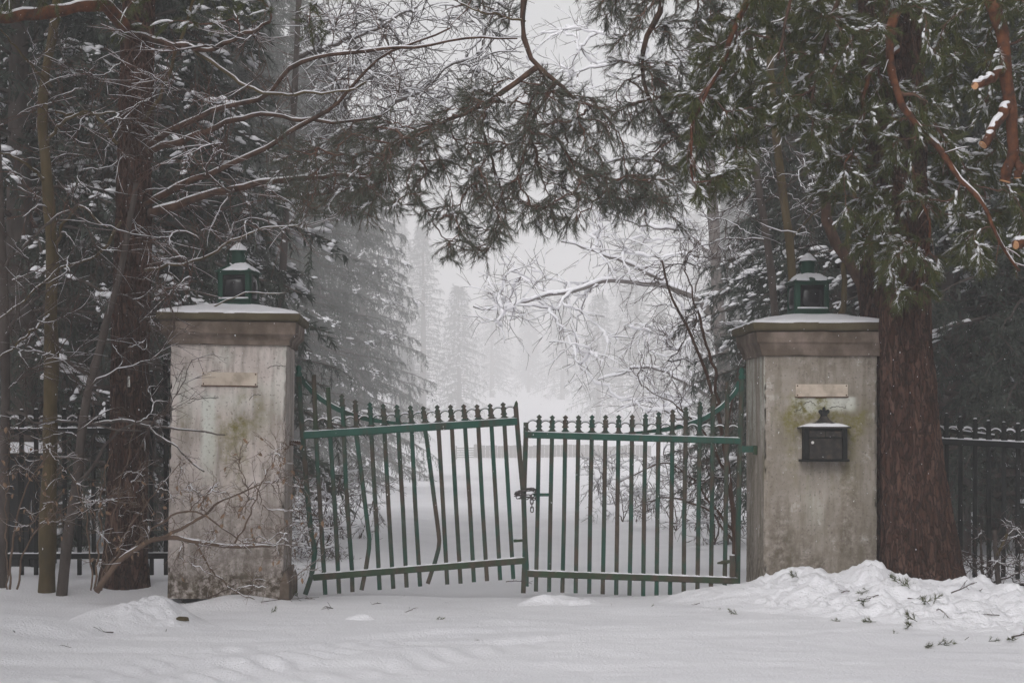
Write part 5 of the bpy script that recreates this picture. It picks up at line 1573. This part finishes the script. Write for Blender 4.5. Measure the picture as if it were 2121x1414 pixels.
leafy_shrub('tangled brown shrub with dry leaves arching before the left pillar', 205, 14.05,
            [[(200, 1225), (235, 1175), (280, 1138), (330, 1114), (400, 1120), (480, 1132), (560, 1130)],
             [(330, 1114), (380, 1095), (420, 1068), (460, 1035), (510, 1017), (545, 1000)],
             [(195, 1220), (205, 1100), (215, 1000), (235, 930)], [(210, 1222), (232, 1090), (262, 960), (275, 880)], [(188, 1222), (185, 1120), (170, 1030), (140, 970)],
             [(205, 1225), (255, 1120), (330, 1010), (380, 960)], [(400, 1118), (440, 1180), (480, 1220), (540, 1245)], [(480, 1132), (520, 1060), (560, 960), (590, 930)], [(260, 1150), (330, 1080), (400, 1060), (450, 1085), (520, 1130), (600, 1090)]],
            [(0.024, 0.009), (0.013, 0.005), (0.008, 0.003), (0.007, 0.003), (0.007, 0.003), (0.008, 0.003), (0.008, 0.003), (0.007, 0.002), (0.009, 0.003)],
            [([(340, 950), (600, 900), (660, 1010), (650, 1180), (560, 1230), (400, 1200), (330, 1100)], 75, (13.75, 14.2)), ([(150, 930), (340, 960), (330, 1120), (180, 1180)], 30, (13.8, 14.3))],
            70, 70, (120, 900, 670, 1215), M['twig_tan'])
leafy_shrub('small leafy twig tuft hanging over the left fence', 60, 14.3,
            [[(20, 1220), (30, 1100), (60, 1000), (110, 930)], [(35, 1220), (60, 1120), (120, 1060), (170, 1040)], [(15, 1220), (10, 1080), (20, 980)]],
            [(0.010, 0.004), (0.008, 0.003), (0.007, 0.003)], [([(0, 900), (200, 920), (260, 1040), (100, 1120), (0, 1080)], 36, (13.9, 14.5))], 40, 36, (0, 880, 280, 1140), M['twig_tan'])

# ------------------------------------------------------------------ bare shrub and saplings behind the gate
rng = np.random.RandomState(404)
def bare(name, label, cat, px, Y, stems, rr, polys, mat_, twig, sadd=0.003, gap=0.45, per=4, tl=(0.15, 0.45), tr=0.0024, seed_mats=None, kw=None, group=None):
    b_ = ground_at(px, Y); b_[2] -= 0.05
    seeds = [PL(s, Y) for s in stems]
    seeds[0] = np.vstack([b_[None], seeds[0]])
    tg = np.vstack([sample_poly(p, k, yy, rng) for p, k, yy in polys]) if polys else None
    d = dict(n=9, below=0.15, droop=-0.02, start_r=0.003, grow_r=0.0016, wig=0.03)
    d.update(kw or {})
    return bare_plant(name, label, cat, b_, seeds, rr, mat_, tg, rng, sadd, gap, per, tl, twig, d, group, tr, trunk_name='trunk', seed_mats=seed_mats)
bare('bare_bush', 'tall reddish bare bush growing behind the right gate leaf', 'bush', 1525, 16.6,
     [[(1520, 1080), (1505, 960), (1485, 850), (1462, 770), (1430, 690), (1390, 615), (1370, 540)], [(1488, 860), (1478, 760), (1450, 660), (1420, 560)], [(1510, 980), (1460, 900), (1400, 840), (1330, 800)], [(1520, 1100), (1440, 1000), (1380, 960), (1280, 1000)], [(1500, 930), (1520, 820), (1560, 720)], [(1518, 1120), (1470, 1060), (1380, 1030), (1290, 1060)]],
     [(0.026, 0.008), (0.018, 0.006), (0.012, 0.004), (0.012, 0.004), (0.010, 0.004), (0.011, 0.004)],
     [([(1300, 560), (1480, 520), (1540, 700), (1530, 1150), (1420, 1130), (1300, 1060), (1400, 960), (1400, 860), (1310, 780)], 46, (15.6, 17.6))], M['bark_red'], M['twig'], 0.003, 0.5, 4, (0.15, 0.45))
bare('bare_tree', 'snow covered bare tree arching white branches over the drive', 'tree', 1500, 60.0,
     [[(1500, 900), (1500, 780), (1490, 660), (1480, 500), (1470, 300), (1465, 100)], [(1495, 700), (1440, 625), (1370, 592), (1270, 586), (1160, 608), (1060, 632), (985, 640)], [(1490, 650), (1400, 598), (1310, 553), (1240, 520), (1165, 503)], [(1485, 540), (1420, 480), (1340, 470), (1260, 440)], [(1500, 830), (1430, 800), (1340, 760), (1240, 790)], [(1480, 420), (1400, 350), (1300, 330), (1200, 350)], [(1475, 250), (1390, 160), (1290, 130), (1200, 150)], [(1500, 860), (1420, 870), (1340, 830), (1280, 850)]],
     [(0.24, 0.12), (0.115, 0.03), (0.105, 0.03), (0.08, 0.022), (0.08, 0.022), (0.085, 0.022), (0.085, 0.022), (0.07, 0.02)],
     [([(980, 520), (1200, 480), (1440, 430), (1480, 700), (1450, 900), (1240, 830), (1120, 700), (990, 680)], 95, (55, 65)), ([(1080, 60), (1450, 60), (1450, 420), (1250, 470), (1120, 330)], 55, (56, 65))],
     M['bark_grey'], M['bark_grey'], 0.060, -0.2, 3, (0.7, 1.9), 0.010, kw=dict(start_r=0.012, grow_r=0.006, droop=0.1))
bare('bare_tree', 'bare tree with snow lined branches above the spruce left of the opening', 'tree', 575, 29.0,
     [[(578, 800), (585, 600), (595, 400), (610, 200), (620, 0), (630, -150)], [(600, 330), (760, 250), (860, 190), (960, 130), (1050, 60)], [(594, 420), (780, 350), (880, 260), (940, 220)], [(614, 120), (780, 60), (880, 0)], [(597, 380), (740, 330), (840, 310), (950, 260), (1010, 250)]],
     [(0.07, 0.04), (0.045, 0.012), (0.04, 0.012), (0.04, 0.012), (0.04, 0.012)],
     [([(640, 0), (1060, 0), (1020, 240), (900, 330), (720, 400), (640, 380)], 170, (27, 32))], M['bark_grey'], M['bark_grey'], 0.020, 0.0, 4, (0.35, 0.9), 0.006, kw=dict(start_r=0.007, grow_r=0.0035, droop=0.05))
# slim stems behind the right pillar
bare('slender_tree', 'dark slim trunk rising behind the right lantern, left one of the pair', 'tree', 1612, 17.6, [[(1610, 760), (1603, 640), (1592, 520), (1575, 400), (1562, 300), (1555, 220), (1552, 60), (1550, -100)], [(1590, 500), (1510, 495), (1430, 520)], [(1580, 420), (1640, 380), (1700, 300)]],
     [(0.042, 0.028), (0.010, 0.004), (0.010, 0.004)], [([(1400, 380), (1560, 300), (1700, 280), (1720, 500), (1600, 520), (1420, 560)], 45, (16.8, 18.4))], M['bark_grey'], M['twig'], 0.004, 0.35)
bare('slender_tree', 'olive mossy slim trunk rising behind the right lantern', 'tree', 1655, 17.3, [[(1652, 760), (1645, 640), (1636, 520), (1622, 400), (1606, 280), (1597, 160), (1592, 0), (1590, -150)], [(1636, 500), (1690, 440), (1740, 420)]],
     [(0.046, 0.030), (0.010, 0.004)], [([(1500, 100), (1760, 100), (1760, 480), (1640, 520), (1520, 420)], 30, (16.6, 18))], M['bark_olive'], M['twig'], 0.004, 0.35)
bare('slender_tree', 'orange barked crooked stem between the lantern and the big right pine', 'tree', 1800, 16.6, [[(1798, 800), (1790, 620), (1768, 560), (1735, 510), (1715, 470), (1708, 420), (1716, 340), (1726, 250), (1738, 120), (1745, -60)], [(1735, 800), (1742, 640), (1748, 540), (1760, 470), (1775, 380)]],
     [(0.060, 0.034), (0.030, 0.018)], None, M['bark_red'], M['twig'], 0.004, 0.35, seed_mats=[M['bark_red'], M['bark_olive']])
# low snowy bushes beside the drive
for k, (px, Y, py, w, lab) in enumerate(((1400, 30, 930, 130, 'low snow covered bush right of the drive behind the right gate leaf'), (1290, 34, 940, 90, 'low snow covered bush nearer the drive in the right haze'), (1480, 24, 930, 90, 'snowy brushwood beside the right gate hinge'), (720, 26, 985, 90, 'low snowy twigs behind the left gate leaf below the spruce'), (650, 20, 1010, 70, 'brushwood with snow just behind the left pillar'))):
    g0 = ground_at(px, Y)
    gpy = HY - (g0[2] - H) / Y * F
    bare('low_bush', lab, 'bush', px, Y, [[(px, gpy - 30), (px - w * 0.2, py + 10)], [(px, gpy), (px + w * 0.5, py)], [(px, gpy), (px - w * 0.6, py + 20)], [(px + w * 0.3, gpy), (px + w * 0.7, py + 25)]],
         [(0.010, 0.005)] * 4, [([(px - w, gpy), (px - w, py + 10), (px - w * 0.3, py - 20), (px + w * 0.5, py - 15), (px + w, py + 20), (px + w, gpy)], 42, (Y - 0.8, Y + 0.8))], M['twig'], M['twig'], 0.018, -0.05, 4, (0.15, 0.4), 0.004, kw=dict(start_r=0.004, grow_r=0.002))
bare('low_bush', 'thorny dark brushwood at the foot of the right fence', 'bush', 2040, 15.3, [[(2035, 1180), (2030, 1090)], [(2050, 1200), (2080, 1120), (2110, 1090)], [(2030, 1200), (1990, 1140), (1975, 1120)], [(2040, 1210), (2100, 1190), (2140, 1170)]],
     [(0.014, 0.008), (0.010, 0.004), (0.010, 0.004), (0.010, 0.004)], [([(1960, 1210), (1975, 1100), (2060, 1060), (2140, 1100), (2140, 1220)], 36, (14.9, 15.5))], M['bark_grey'], M['twig'], 0.003, 0.45, 4, (0.08, 0.25), 0.0025)

# ------------------------------------------------------------------ the big pine right of the right pillar, its limbs hanging over the gate
rng = np.random.RandomState(505)
def big_pine_right():
    YB = 14.08
    b_ = ground_at(1912, YB); b_[2] -= 0.1
    e = empty('pine_tree', b_, (0, 0, 0), 'massive red brown pine right of the right pillar with drooping green boughs', 'pine tree')
    path = [b_ + np.array([0.01, 0, 0])] + list(PL([(1905, 1130), (1893, 1000), (1884, 850), (1877, 700), (1874, 560), (1872, 400), (1868, 200), (1864, 0), (1860, -300), (1856, -700), (1852, -1200)], YB))
    MB().add(*trunk_mesh(path, [0.285, 0.255, 0.225, 0.195, 0.178, 0.170, 0.162, 0.155, 0.150, 0.14, 0.12, 0.07], 190, 430, 0.030, flare=0.26, scale=(11, 3.4))).build('trunk', M['bark_pine'], e)
    sn = MB()
    sp = PL([(1915 + 7, 700), (1920, 780), (1928, 860), (1938, 950), (1948, 1030), (1958, 1100), (1968, 1160), (1976, 1195)], YB - 0.03)
    sp = resample(sp, 60)[rng.choice(60, 26, replace=False)] + rng.normal(0, 0.008, (26, 3))
    sn.add(*lumps_geo(sp, rng.uniform(0.006, 0.016, (26, 1)) * np.array([[0.7, 0.8, 1.6]]), np.repeat([[1.0, 0.2, 0]], 26, 0), rng))
    R_, O_ = M['bark_red'], M['bark_orange']
    L = [  # limbs: photo columns/rows with depth
        ([(1862, -620, 14.1), (1600, -620, 14.0), (1300, -480, 13.9), (1130, -300, 13.9), (1080, -120, 13.9), (1085, 0, 13.9), (1089, 95, 13.9), (1112, 135, 13.9), (1150, 166, 13.9), (1195, 207, 13.9)], 0.075, 0.012, R_),
        ([(1112, 140, 13.9), (1052, 186, 13.9), (1005, 216, 13.95), (935, 246, 14.0), (850, 282, 14.1), (770, 335, 14.2)], 0.022, 0.007, R_),
        ([(1152, 168, 13.9), (1118, 225, 13.85), (1100, 265, 13.8), (1106, 310, 13.8), (1122, 372, 13.8)], 0.018, 0.007, R_),
        ([(1005, 216, 13.95), (1004, 290, 13.9), (1030, 360, 13.9), (1048, 430, 13.9)], 0.014, 0.006, R_),
        ([(1088, 45, 13.9), (1000, 25, 13.8), (940, 0, 13.8)], 0.010, 0.005, M['bark_olive']),
        ([(1862, -420, 14.1), (1660, -400, 14.2), (1480, -250, 14.3), (1385, -80, 14.3), (1370, 20, 14.3), (1342, 78, 14.3), (1334, 155, 14.3), (1346, 212, 14.3), (1392, 272, 14.3)], 0.055, 0.010, R_),
        ([(1346, 205, 14.3), (1290, 225, 14.3), (1250, 260, 14.3)], 0.014, 0.005, R_),
        ([(1864, -250, 14.0), (1740, -210, 13.7), (1610, -90, 13.5), (1556, 0, 13.4), (1522, 66, 13.4), (1492, 138, 13.4), (1446, 222, 13.4), (1432, 305, 13.4), (1438, 375, 13.4)], 0.040, 0.008, O_),
        ([(1866, -150, 14.0), (1790, -120, 13.7), (1742, -20, 13.6), (1718, 62, 13.6), (1700, 130, 13.6), (1680, 220, 13.6)], 0.030, 0.008, R_),
        ([(1866, -20, 13.95), (1850, 40, 13.7), (1846, 130, 13.6), (1860, 182, 13.55), (1876, 232, 13.5), (1932, 292, 13.45), (1992, 372, 13.4), (2034, 425, 13.4), (2062, 476, 13.4), (2112, 562, 13.4)], 0.040, 0.009, O_),
        ([(1868, -200, 14.0), (1980, -120, 13.6), (2060, 20, 13.4), (2084, 130, 13.3), (2088, 200, 13.3), (2096, 262, 13.3), (2094, 318, 13.3), (2080, 378, 13.3)], 0.060, 0.038, O_),
        ([(2090, 215, 13.3), (2066, 255, 13.2), (2036, 298, 13.1)], 0.034, 0.032, O_),
        ([(2094, 312, 13.3), (2108, 338, 13.3), (2113, 366, 13.3)], 0.028, 0.024, O_),
        ([(2086, 140, 13.3), (2050, 162, 13.2), (2020, 178, 13.1)], 0.028, 0.024, O_),
        ([(1872, 90, 14.0), (1800, 160, 13.7), (1788, 240, 13.6), (1772, 300, 13.6), (1748, 332, 13.5)], 0.022, 0.007, O_),
        ([(1870, 300, 13.95), (1906, 400, 13.75), (1924, 450, 13.7), (1918, 520, 13.7), (1900, 590, 13.7)], 0.014, 0.006, O_),
        ([(1874, -60, 14.0), (1990, -80, 13.7), (2100, -60, 13.6), (2170, 60, 13.5)], 0.030, 0.010, R_),
        ([(1866, -200, 14.0), (1800, -240, 13.5), (1690, -140, 13.2), (1640, 0, 13.1), (1610, 120, 13.1)], 0.028, 0.008, R_),
        ([(2160, 480, 13.3), (2130, 500, 13.3), (2104, 508, 13.3)], 0.032, 0.030, O_),
    ]
    paths = []
    for i, (pts, r0, r1, mm) in enumerate(L):
        o, p = limb(e, PL(pts, 14.0), r0, r1, mm, rng, n=34 if len(pts) > 6 else 20, sides=12 if r0 > 0.02 else 8, snow=sn, sk=0.75, sadd=0.006, gap=-0.15 if i in (11, 13) else 0.12 if i in (7, 9, 10, 18) else 0.55, wig=0.016, minh=-0.3 if i in (7, 9, 10, 11) else 0.25)
        paths.append(p)
        if r0 < 0.06 and i not in (11, 12, 13, 18):
            st = ramify(p[None], 16, rng, 0.15, 1.0, (0.5, 1.2), (0.06, 0.30), 6, 0.10, 0.08, 0.0, 1.0, 0.4)
            MB().add(*tube_geo(st, np.linspace(0.0050, 0.0018, 6)[None], sides=5)).build('side_twigs', M['twig_red'], o, kind='stuff').location = tuple(-b_)
            sn.add(*snow_tubes(st, np.full(st.shape[:2], 0.003), rng, 0.8, 0.003, 0.7, 0.35, 4))
        if i in (10, 11, 12, 13, 18):      # sawn ends
            d = unit(p[-1] - p[-3])
            pts2 = np.array([p[-1] - d * 0.002, p[-1] + d * 0.004])
            MB().add(*tube_geo(pts2, r1 * 1.02, sides=14, caps=True)).build('sawn_end', M['cut_wood'], o, smooth=False).location = tuple(-b_) 
    # --- boughs over the gate, seen against the haze: almost no snow, needle colour lightened as if hazed
    groups = [
        ('gate', paths[0:5], [[(690, 440), (760, 330), (880, 255), (1000, 170), (1120, 160), (1235, 200), (1262, 270), (1235, 420), (1165, 492), (1090, 462), (990, 545), (930, 545), (915, 470), (820, 430), (720, 470)], [(560, 300), (780, 240), (860, 300), (760, 440), (640, 480), (580, 420)], [(1230, 330), (1400, 380), (1440, 470), (1330, 470), (1240, 430)]], [250, 60, 30], (13.3, 14.9), 0.03, 'needle_hazed', 26),
        ('gate_top', paths[0:1] + paths[5:7], [[(1185, -60), (1460, -60), (1490, 200), (1440, 360), (1370, 425), (1290, 425), (1262, 340), (1300, 250), (1232, 262), (1290, 150), (1245, 50)], [(1430, -80), (1600, -80), (1580, 60), (1500, 130), (1440, 120)], [(880, -120), (1060, -120), (1100, 40), (960, 40)]], [150, 40, 22], (13.7, 14.9), 0.03, 'needle_hazed', 28),
        ('left_curtain', paths[7:9] + paths[17:18], [[(1400, 200), (1470, 90), (1560, -40), (1760, -40), (1780, 220), (1680, 300), (1570, 250), (1540, 330), (1525, 395), (1425, 395)]], [190], (13.25, 14.5), 0.25, 'needle', 44),
        ('right_curtain', [paths[k] for k in (8, 9, 10, 14, 15, 16)], [[(1740, -40), (2160, -40), (2160, 480), (2080, 545), (1995, 590), (1950, 540), (1905, 640), (1850, 650), (1800, 560), (1760, 480), (1700, 370), (1690, 250)]], [330], (13.25, 14.8), 0.30, 'needle', 44),
    ]
    for nm, seeds, polys, ns, Yr, sfrac, nk, per in groups:
        tg = np.vstack([sample_poly(q, n, Yr, rng) for q, n in zip(polys, ns)])
        if nm == 'right_curtain':
            px = tg[:, 0] / tg[:, 1] * F + CX; py = HY - (tg[:, 2] - H) / tg[:, 1] * F
            tg = tg[~((px > 1990) & (py > 200) & (py < 400) & (tg[:, 1] < 13.6))]      # the sawn limb stays in view
        Pm, R = colonize(seeds, tg, rng, n=8, below=1.3, droop=0.30, start_r=0.0026, grow_r=0.0019, wig=0.03)
        MB().add(*tube_geo(Pm, R, sides=5)).build('branches', M['twig_red'], e, kind='stuff')
        tw = ramify(Pm, 8, rng, 0.30, 1.0, (0.45, 1.0), (0.09, 0.24), 5, 0.10, 0.16 if nm.endswith('curtain') else 0.06, 0.15, 0.75, 0.3)
        tw = np.concatenate([tw, Pm[:, 3:8]], 0)
        MB().add(*tube_geo(tw, np.linspace(0.0026, 0.0016, 5)[None], sides=3)).build('twigs', M['twig_red'], e, kind='stuff')
        MB().add(*needles_geo(tw, per, 0.068, 0.0048 if nm.endswith('curtain') else 0.0036, rng, (0.3, 0.75), 0.15, 0.10, 0.8)).build('crown', M[nk], e, kind='stuff')
        # snow lying in the upper needles of the sprays
        k = np.where(rng.rand(len(tw)) < sfrac)[0]
        s = tw[k] + np.array([0, 0, 0.016])
        ce = s[:, 1:].reshape(-1, 3) + rng.normal(0, 0.006, (len(s) * 4, 3))
        De = np.repeat(unit(s[:, -1] - s[:, 0])[:, None], 4, 1).reshape(-1, 3)
        kk = rng.rand(len(ce)) < 0.8
        sn.add(*lumps_geo(ce[kk], rng.uniform(0.005, 0.016, (kk.sum(), 1)) * np.array([[1.9, 0.9, 0.7]]), De[kk], rng))
        sn.add(*needles_geo(s, 18, 0.060, 0.0034, rng, (0.25, 0.7), 0.1, 0.02, 0.9))
    sn.build('snow', M['snow'], e, kind='stuff')
    return e
big_pine_right()
b_ = ground_at(1815, 15.0); b_[2] -= 0.1
e = empty('pine_tree', b_, (0, 0, 0), 'narrow dark second pine trunk squeezed behind the right pillar', 'pine tree')
MB().add(*trunk_mesh([b_] + list(PL([(1815, 1000), (1814, 800), (1812, 650), (1810, 520), (1806, 300), (1800, 0), (1795, -400), (1790, -900)], 15.0)), [0.13, 0.12, 0.115, 0.11, 0.105, 0.095, 0.085, 0.07, 0.05], 72, 220, 0.016, flare=0.1, scale=(16, 3.0))).build('trunk', M['bark_pine'], e)
rg = np.random.RandomState(9)
sn = MB()
for q in ([(1800, 0, 15), (1700, -80, 15.4), (1600, -60, 15.8)], [(1797, -200, 15), (1880, -280, 15.3), (1990, -240, 15.6)], [(1794, -450, 15), (1700, -520, 15.2), (1620, -480, 15.6)]):
    limb(e, PL(q, 15), 0.03, 0.01, M['bark_red'], rg, snow=sn)
sn.build('snow', M['snow'], e, kind='stuff')

# ------------------------------------------------------------------ board fence far down the drive
def board_fence():
    Y = 220.0
    rg = np.random.RandomState(6)
    b_ = ground_at(1130, Y)
    e = empty('board_fence', b_, (0, 0, 0), 'grey board fence fading in the haze at the end of the drive', 'fence')
    g0 = P(985, 905, Y)
    x = g0[0]
    me = MB().add(*box_geo((0, 0, 0.62), (0.42, 0.05, 1.75), 0.01)).mesh('board', M['board'], smooth=False)
    while x < P(1345, 900, Y)[0]:
        gz = float(ground_z(np.array([x]), np.array([Y]))[0])
        link('board', me, e, (x - b_[0], rg.normal(0, 0.01), gz - b_[2] - 0.1), (0, rg.normal(0, 0.01), 0), (1, 1, rg.uniform(0.95, 1.05)))
        x += 0.45
    for z in (0.3, 1.0):
        MB().add(*prof_geo(np.array([[g0[0] - b_[0], 0.05, z], [P(1345, 900, Y)[0] - b_[0], 0.05, z]]), 0.05, 0.03)).build('rail', M['board'], e, smooth=False, local=True)
    b2 = ground_at(970, Y - 4)
    e2 = empty('bar_gate', b2, (0, 0, 0), 'pale slatted field gate left of the far board fence', 'gate')
    for z in (0.25, 0.5, 0.75, 1.0, 1.25):
        MB().add(*prof_geo(np.array([[-1.3, 0, z], [1.3, 0, z]]), 0.07, 0.03)).build('slat', M['board'], e2, smooth=False, local=True)
    for x in (-1.35, 1.35):
        MB().add(*box_geo((x, 0.03, 0.6), (0.16, 0.1, 1.8), 0.01)).build('post', M['board'], e2, smooth=False, local=True)
board_fence()

# ------------------------------------------------------------------ twigs, sprigs and clods lying in the snow
rng = np.random.RandomState(606)
def sprig_mesh(seed, n, green):
    r = np.random.RandomState(seed)
    st = grow(np.zeros((1, 3)), unit(np.array([[1.0, 0.2, 0.18]])), np.array([0.11]), 6, 0.12, 0.0, r)
    tw = np.concatenate([ramify(st, 5, r, 0.1, 1, (0.5, 1.0), (0.03, 0.07), 6, 0.1, -0.1), st])
    a, b_ = needles_geo(tw, n, 0.045, 0.0035, r, (0.3, 0.9), 0.1)
    return MB().add(*tube_geo(tw, 0.0022, sides=3)).add(a, b_).mesh('sprig', M['needle' if green else 'twig'])
sprigs = [sprig_mesh(s, 16, True) for s in range(4)]
def twig_mesh(seed):
    r = np.random.RandomState(seed)
    st = grow(np.zeros((1, 3)), unit(np.array([[1.0, 0.1, 0.25]])), np.array([0.16]), 7, 0.2, 0.03, r)
    tw = ramify(st, 4, r, 0.1, 0.9, (0.4, 1.1), (0.03, 0.09), 5, 0.2, -0.05)
    return MB().add(*tube_geo(st, np.linspace(0.004, 0.0018, 7)[None], sides=4)).add(*tube_geo(tw, 0.0016, sides=3)).mesh('twig', M['twig'])
twm = [twig_mesh(s) for s in range(4)]
def scatter(items, meshes, name, label, cat, group):
    for i, (px, py, sc_) in enumerate(items):
        # walk the sight line down to the snow
        ys = np.arange(9.0, 17.0, 0.02)
        hit = np.where(surf((px - CX) / F * ys, ys) >= H - (py - HY) / F * ys)[0]
        Y = ys[hit[0]] if len(hit) else 16.0
        x = (px - CX) / F * Y
        o = link(name, meshes[i % len(meshes)], None, (x, Y, float(surf(x, Y)[0]) + 0.006), (rng.normal(0, 0.15), rng.normal(-0.1, 0.2), rng.uniform(0, 6.28)), (sc_,) * 3)
        tag(o, label, cat, group)
it = [(1655, 1200, .8), (1790, 1250, 1.0), (1800, 1225, .7), (1862, 1210, .9), (1885, 1220, 1.2), (1925, 1255, 1.0), (1935, 1252, .8), (1815, 1290, .8), (1900, 1290, .9), (1890, 1300, .8), (1850, 1316, .6), (1915, 1342, .8), (1942, 1336, .8), (1965, 1338, .8), (2045, 1332, .6), (2100, 1330, .7), (1740, 1288, .6), (1490, 1260, .5), (1345, 1258, .5)]
scatter(it, sprigs, 'pine_sprig', 'short green pine sprig lying on the rough snow heap by the right pillar', 'sprig', 'pine sprigs scattered over the right snow heap')
it = [(1880, 1240, 1.0), (1940, 1270, 1.0), (1760, 1225, 0.9), (1975, 1330, 1.3), (2095, 1322, 1.2), (1935, 1352, 1.2), (1820, 1235, 0.9), (2070, 1280, 0.8), (1970, 1230, 1.2), (2030, 1225, 1.3)]
scatter(it, twm, 'twig', 'bare brown twig stuck in the rough snow heap by the right pillar', 'twig', 'bare twigs stuck in the right snow heap')
it = [(235, 1312, 1.0), (28, 1308, 0.9), (345, 1305, 0.5), (690, 1262, 1.1), (620, 1240, 0.8), (650, 1242, 0.7), (790, 1252, 0.7), (830, 1238, 0.8), (838, 1270, 0.7), (900, 1285, 0.5), (385, 1252, 0.7), (430, 1270, 0.8), (930, 1250, 0.6), (1262, 1256, 0.6), (1530, 1275, 0.6), (1000, 1330, 0.4), (1140, 1262, 0.6), (1450, 1250, 0.5), (150, 1345, 0.6), (560, 1272, 0.5)]
scatter(it, twm + sprigs[:1], 'ground_twig', 'tiny dark twig or weed tip poking out of the flat snow', 'twig', 'weed tips poking through the flat snow')
# fallen branch pieces at the foot of the left pillar
for pts, r0, lab in (([(430, 1238), (455, 1228), (478, 1216), (490, 1206)], 0.006, 'short black broken branch at the foot of the left pillar'), ([(540, 1246), (600, 1240), (660, 1236)], 0.0035, 'long thin fallen twig between the left pillar and the gate'), ([(1048, 1204), (1075, 1203), (1102, 1208)], 0.004, 'curved fallen twig under the meeting gate posts')):
    p = wiggle(resample(PL(pts, 13.95 if pts[0][0] < 900 else 14.6), 14), 0.006, rng)
    st = MB().add(*tube_geo(p, np.linspace(r0, r0 * 0.4, 14), sides=6))
    st.add(*tube_geo(ramify(p[None], 5, rng, 0.2, 0.9, (0.5, 1.1), (0.03, 0.08), 5, 0.15, 0.02), 0.0016, sides=3))
    o = st.build('fallen_branch', M['twig'])
    tag(o, lab, 'branch')
# dark clod showing in the left heap
c = P(378, 1268, 12.6)
V = ICO2[0] * np.array([0.036, 0.03, 0.016])
V = V * (1 + 0.35 * fbm(ICO2[0] * 2.2, 3))[:, None]
o = MB().add(V + np.array([c[0], c[1], float(surf(c[0], c[1])[0]) + 0.006]), ICO2[1]).build('earth_clod', M['bark_olive'])
tag(o, 'dark mossy clod sticking out of the left snow heap', 'clod')
# a sawn stake standing by the right fence
Yk = 15.2
p = PL([(2068, 1225), (2064, 1160), (2060, 1098)], Yk)
e = empty('stake', p[0], (0, 0, 0), 'short sawn off dead stem standing by the right fence', 'stake')
MB().add(*tube_geo(wiggle(resample(p, 14), 0.006, rng), np.linspace(0.024, 0.017, 14) , sides=10, caps=True)).build('stem', M['bark_grey'], e)
q = resample(PL([(2064, 1150), (2080, 1120), (2086, 1105)], Yk - 0.01), 6)
MB().add(*tube_geo(q, np.linspace(0.014, 0.010, 6), sides=8, caps=True)).build('side_stub', M['bark_olive'], e)

# ------------------------------------------------------------------ snow flakes in the air
rng = np.random.RandomState(707)
n = 14000
Yf = 9.0 + 31.0 * rng.rand(n) ** 0.75
X = (rng.rand(n) * 2400 - 1200) / F * Yf
Z = rng.uniform(0.15, 1.0, n) * (H + 0.24 * Yf)
V0 = np.array([[1, 0, 0], [-1, 0, 0], [0, 1, 0], [0, -1, 0], [0, 0, 1.6], [0, 0, -1.6]], float)
F0 = np.array([[0, 2, 4], [2, 1, 4], [1, 3, 4], [3, 0, 4], [2, 0, 5], [1, 2, 5], [3, 1, 5], [0, 3, 5]])
r = rng.uniform(0.0012, 0.0027, n)[:, None, None]
V = np.stack([X, Yf, Z], -1)[:, None] + V0[None] * r * (1 + 0.3 * rng.normal(size=(n, 6, 1)))
o = MB().add(V.reshape(-1, 3), (F0[None] + (np.arange(n) * 6)[:, None, None]).reshape(-1, 3)).build('falling_snow', M['snow'])
tag(o, 'fine snow flakes drifting through the air', 'snow', kind='stuff')

# ------------------------------------------------------------------ the air: one even box of snow haze
V, Q = frustum_geo([(200, 372, -8.0), (200, 372, 52.0)], (0, 330, 0))
hz = MB().add(V, Q).build('haze', None, None, smooth=False)
hm = bpy.data.materials.new('snow_haze')
hm.use_nodes = True
nt = hm.node_tree
nt.nodes.clear()
vo = nt.nodes.new('ShaderNodeVolumePrincipled')
vo.inputs['Color'].default_value = (0.975, 0.965, 0.97, 1)
vo.inputs['Density'].default_value = HAZE_DENSITY
vo.inputs['Anisotropy'].default_value = 0.0
ou = nt.nodes.new('ShaderNodeOutputMaterial')
nt.links.new(vo.outputs[0], ou.inputs['Volume'])
hz.data.materials.append(hm)
tag(hz, 'pale snowy haze filling the air', 'haze', kind='stuff')
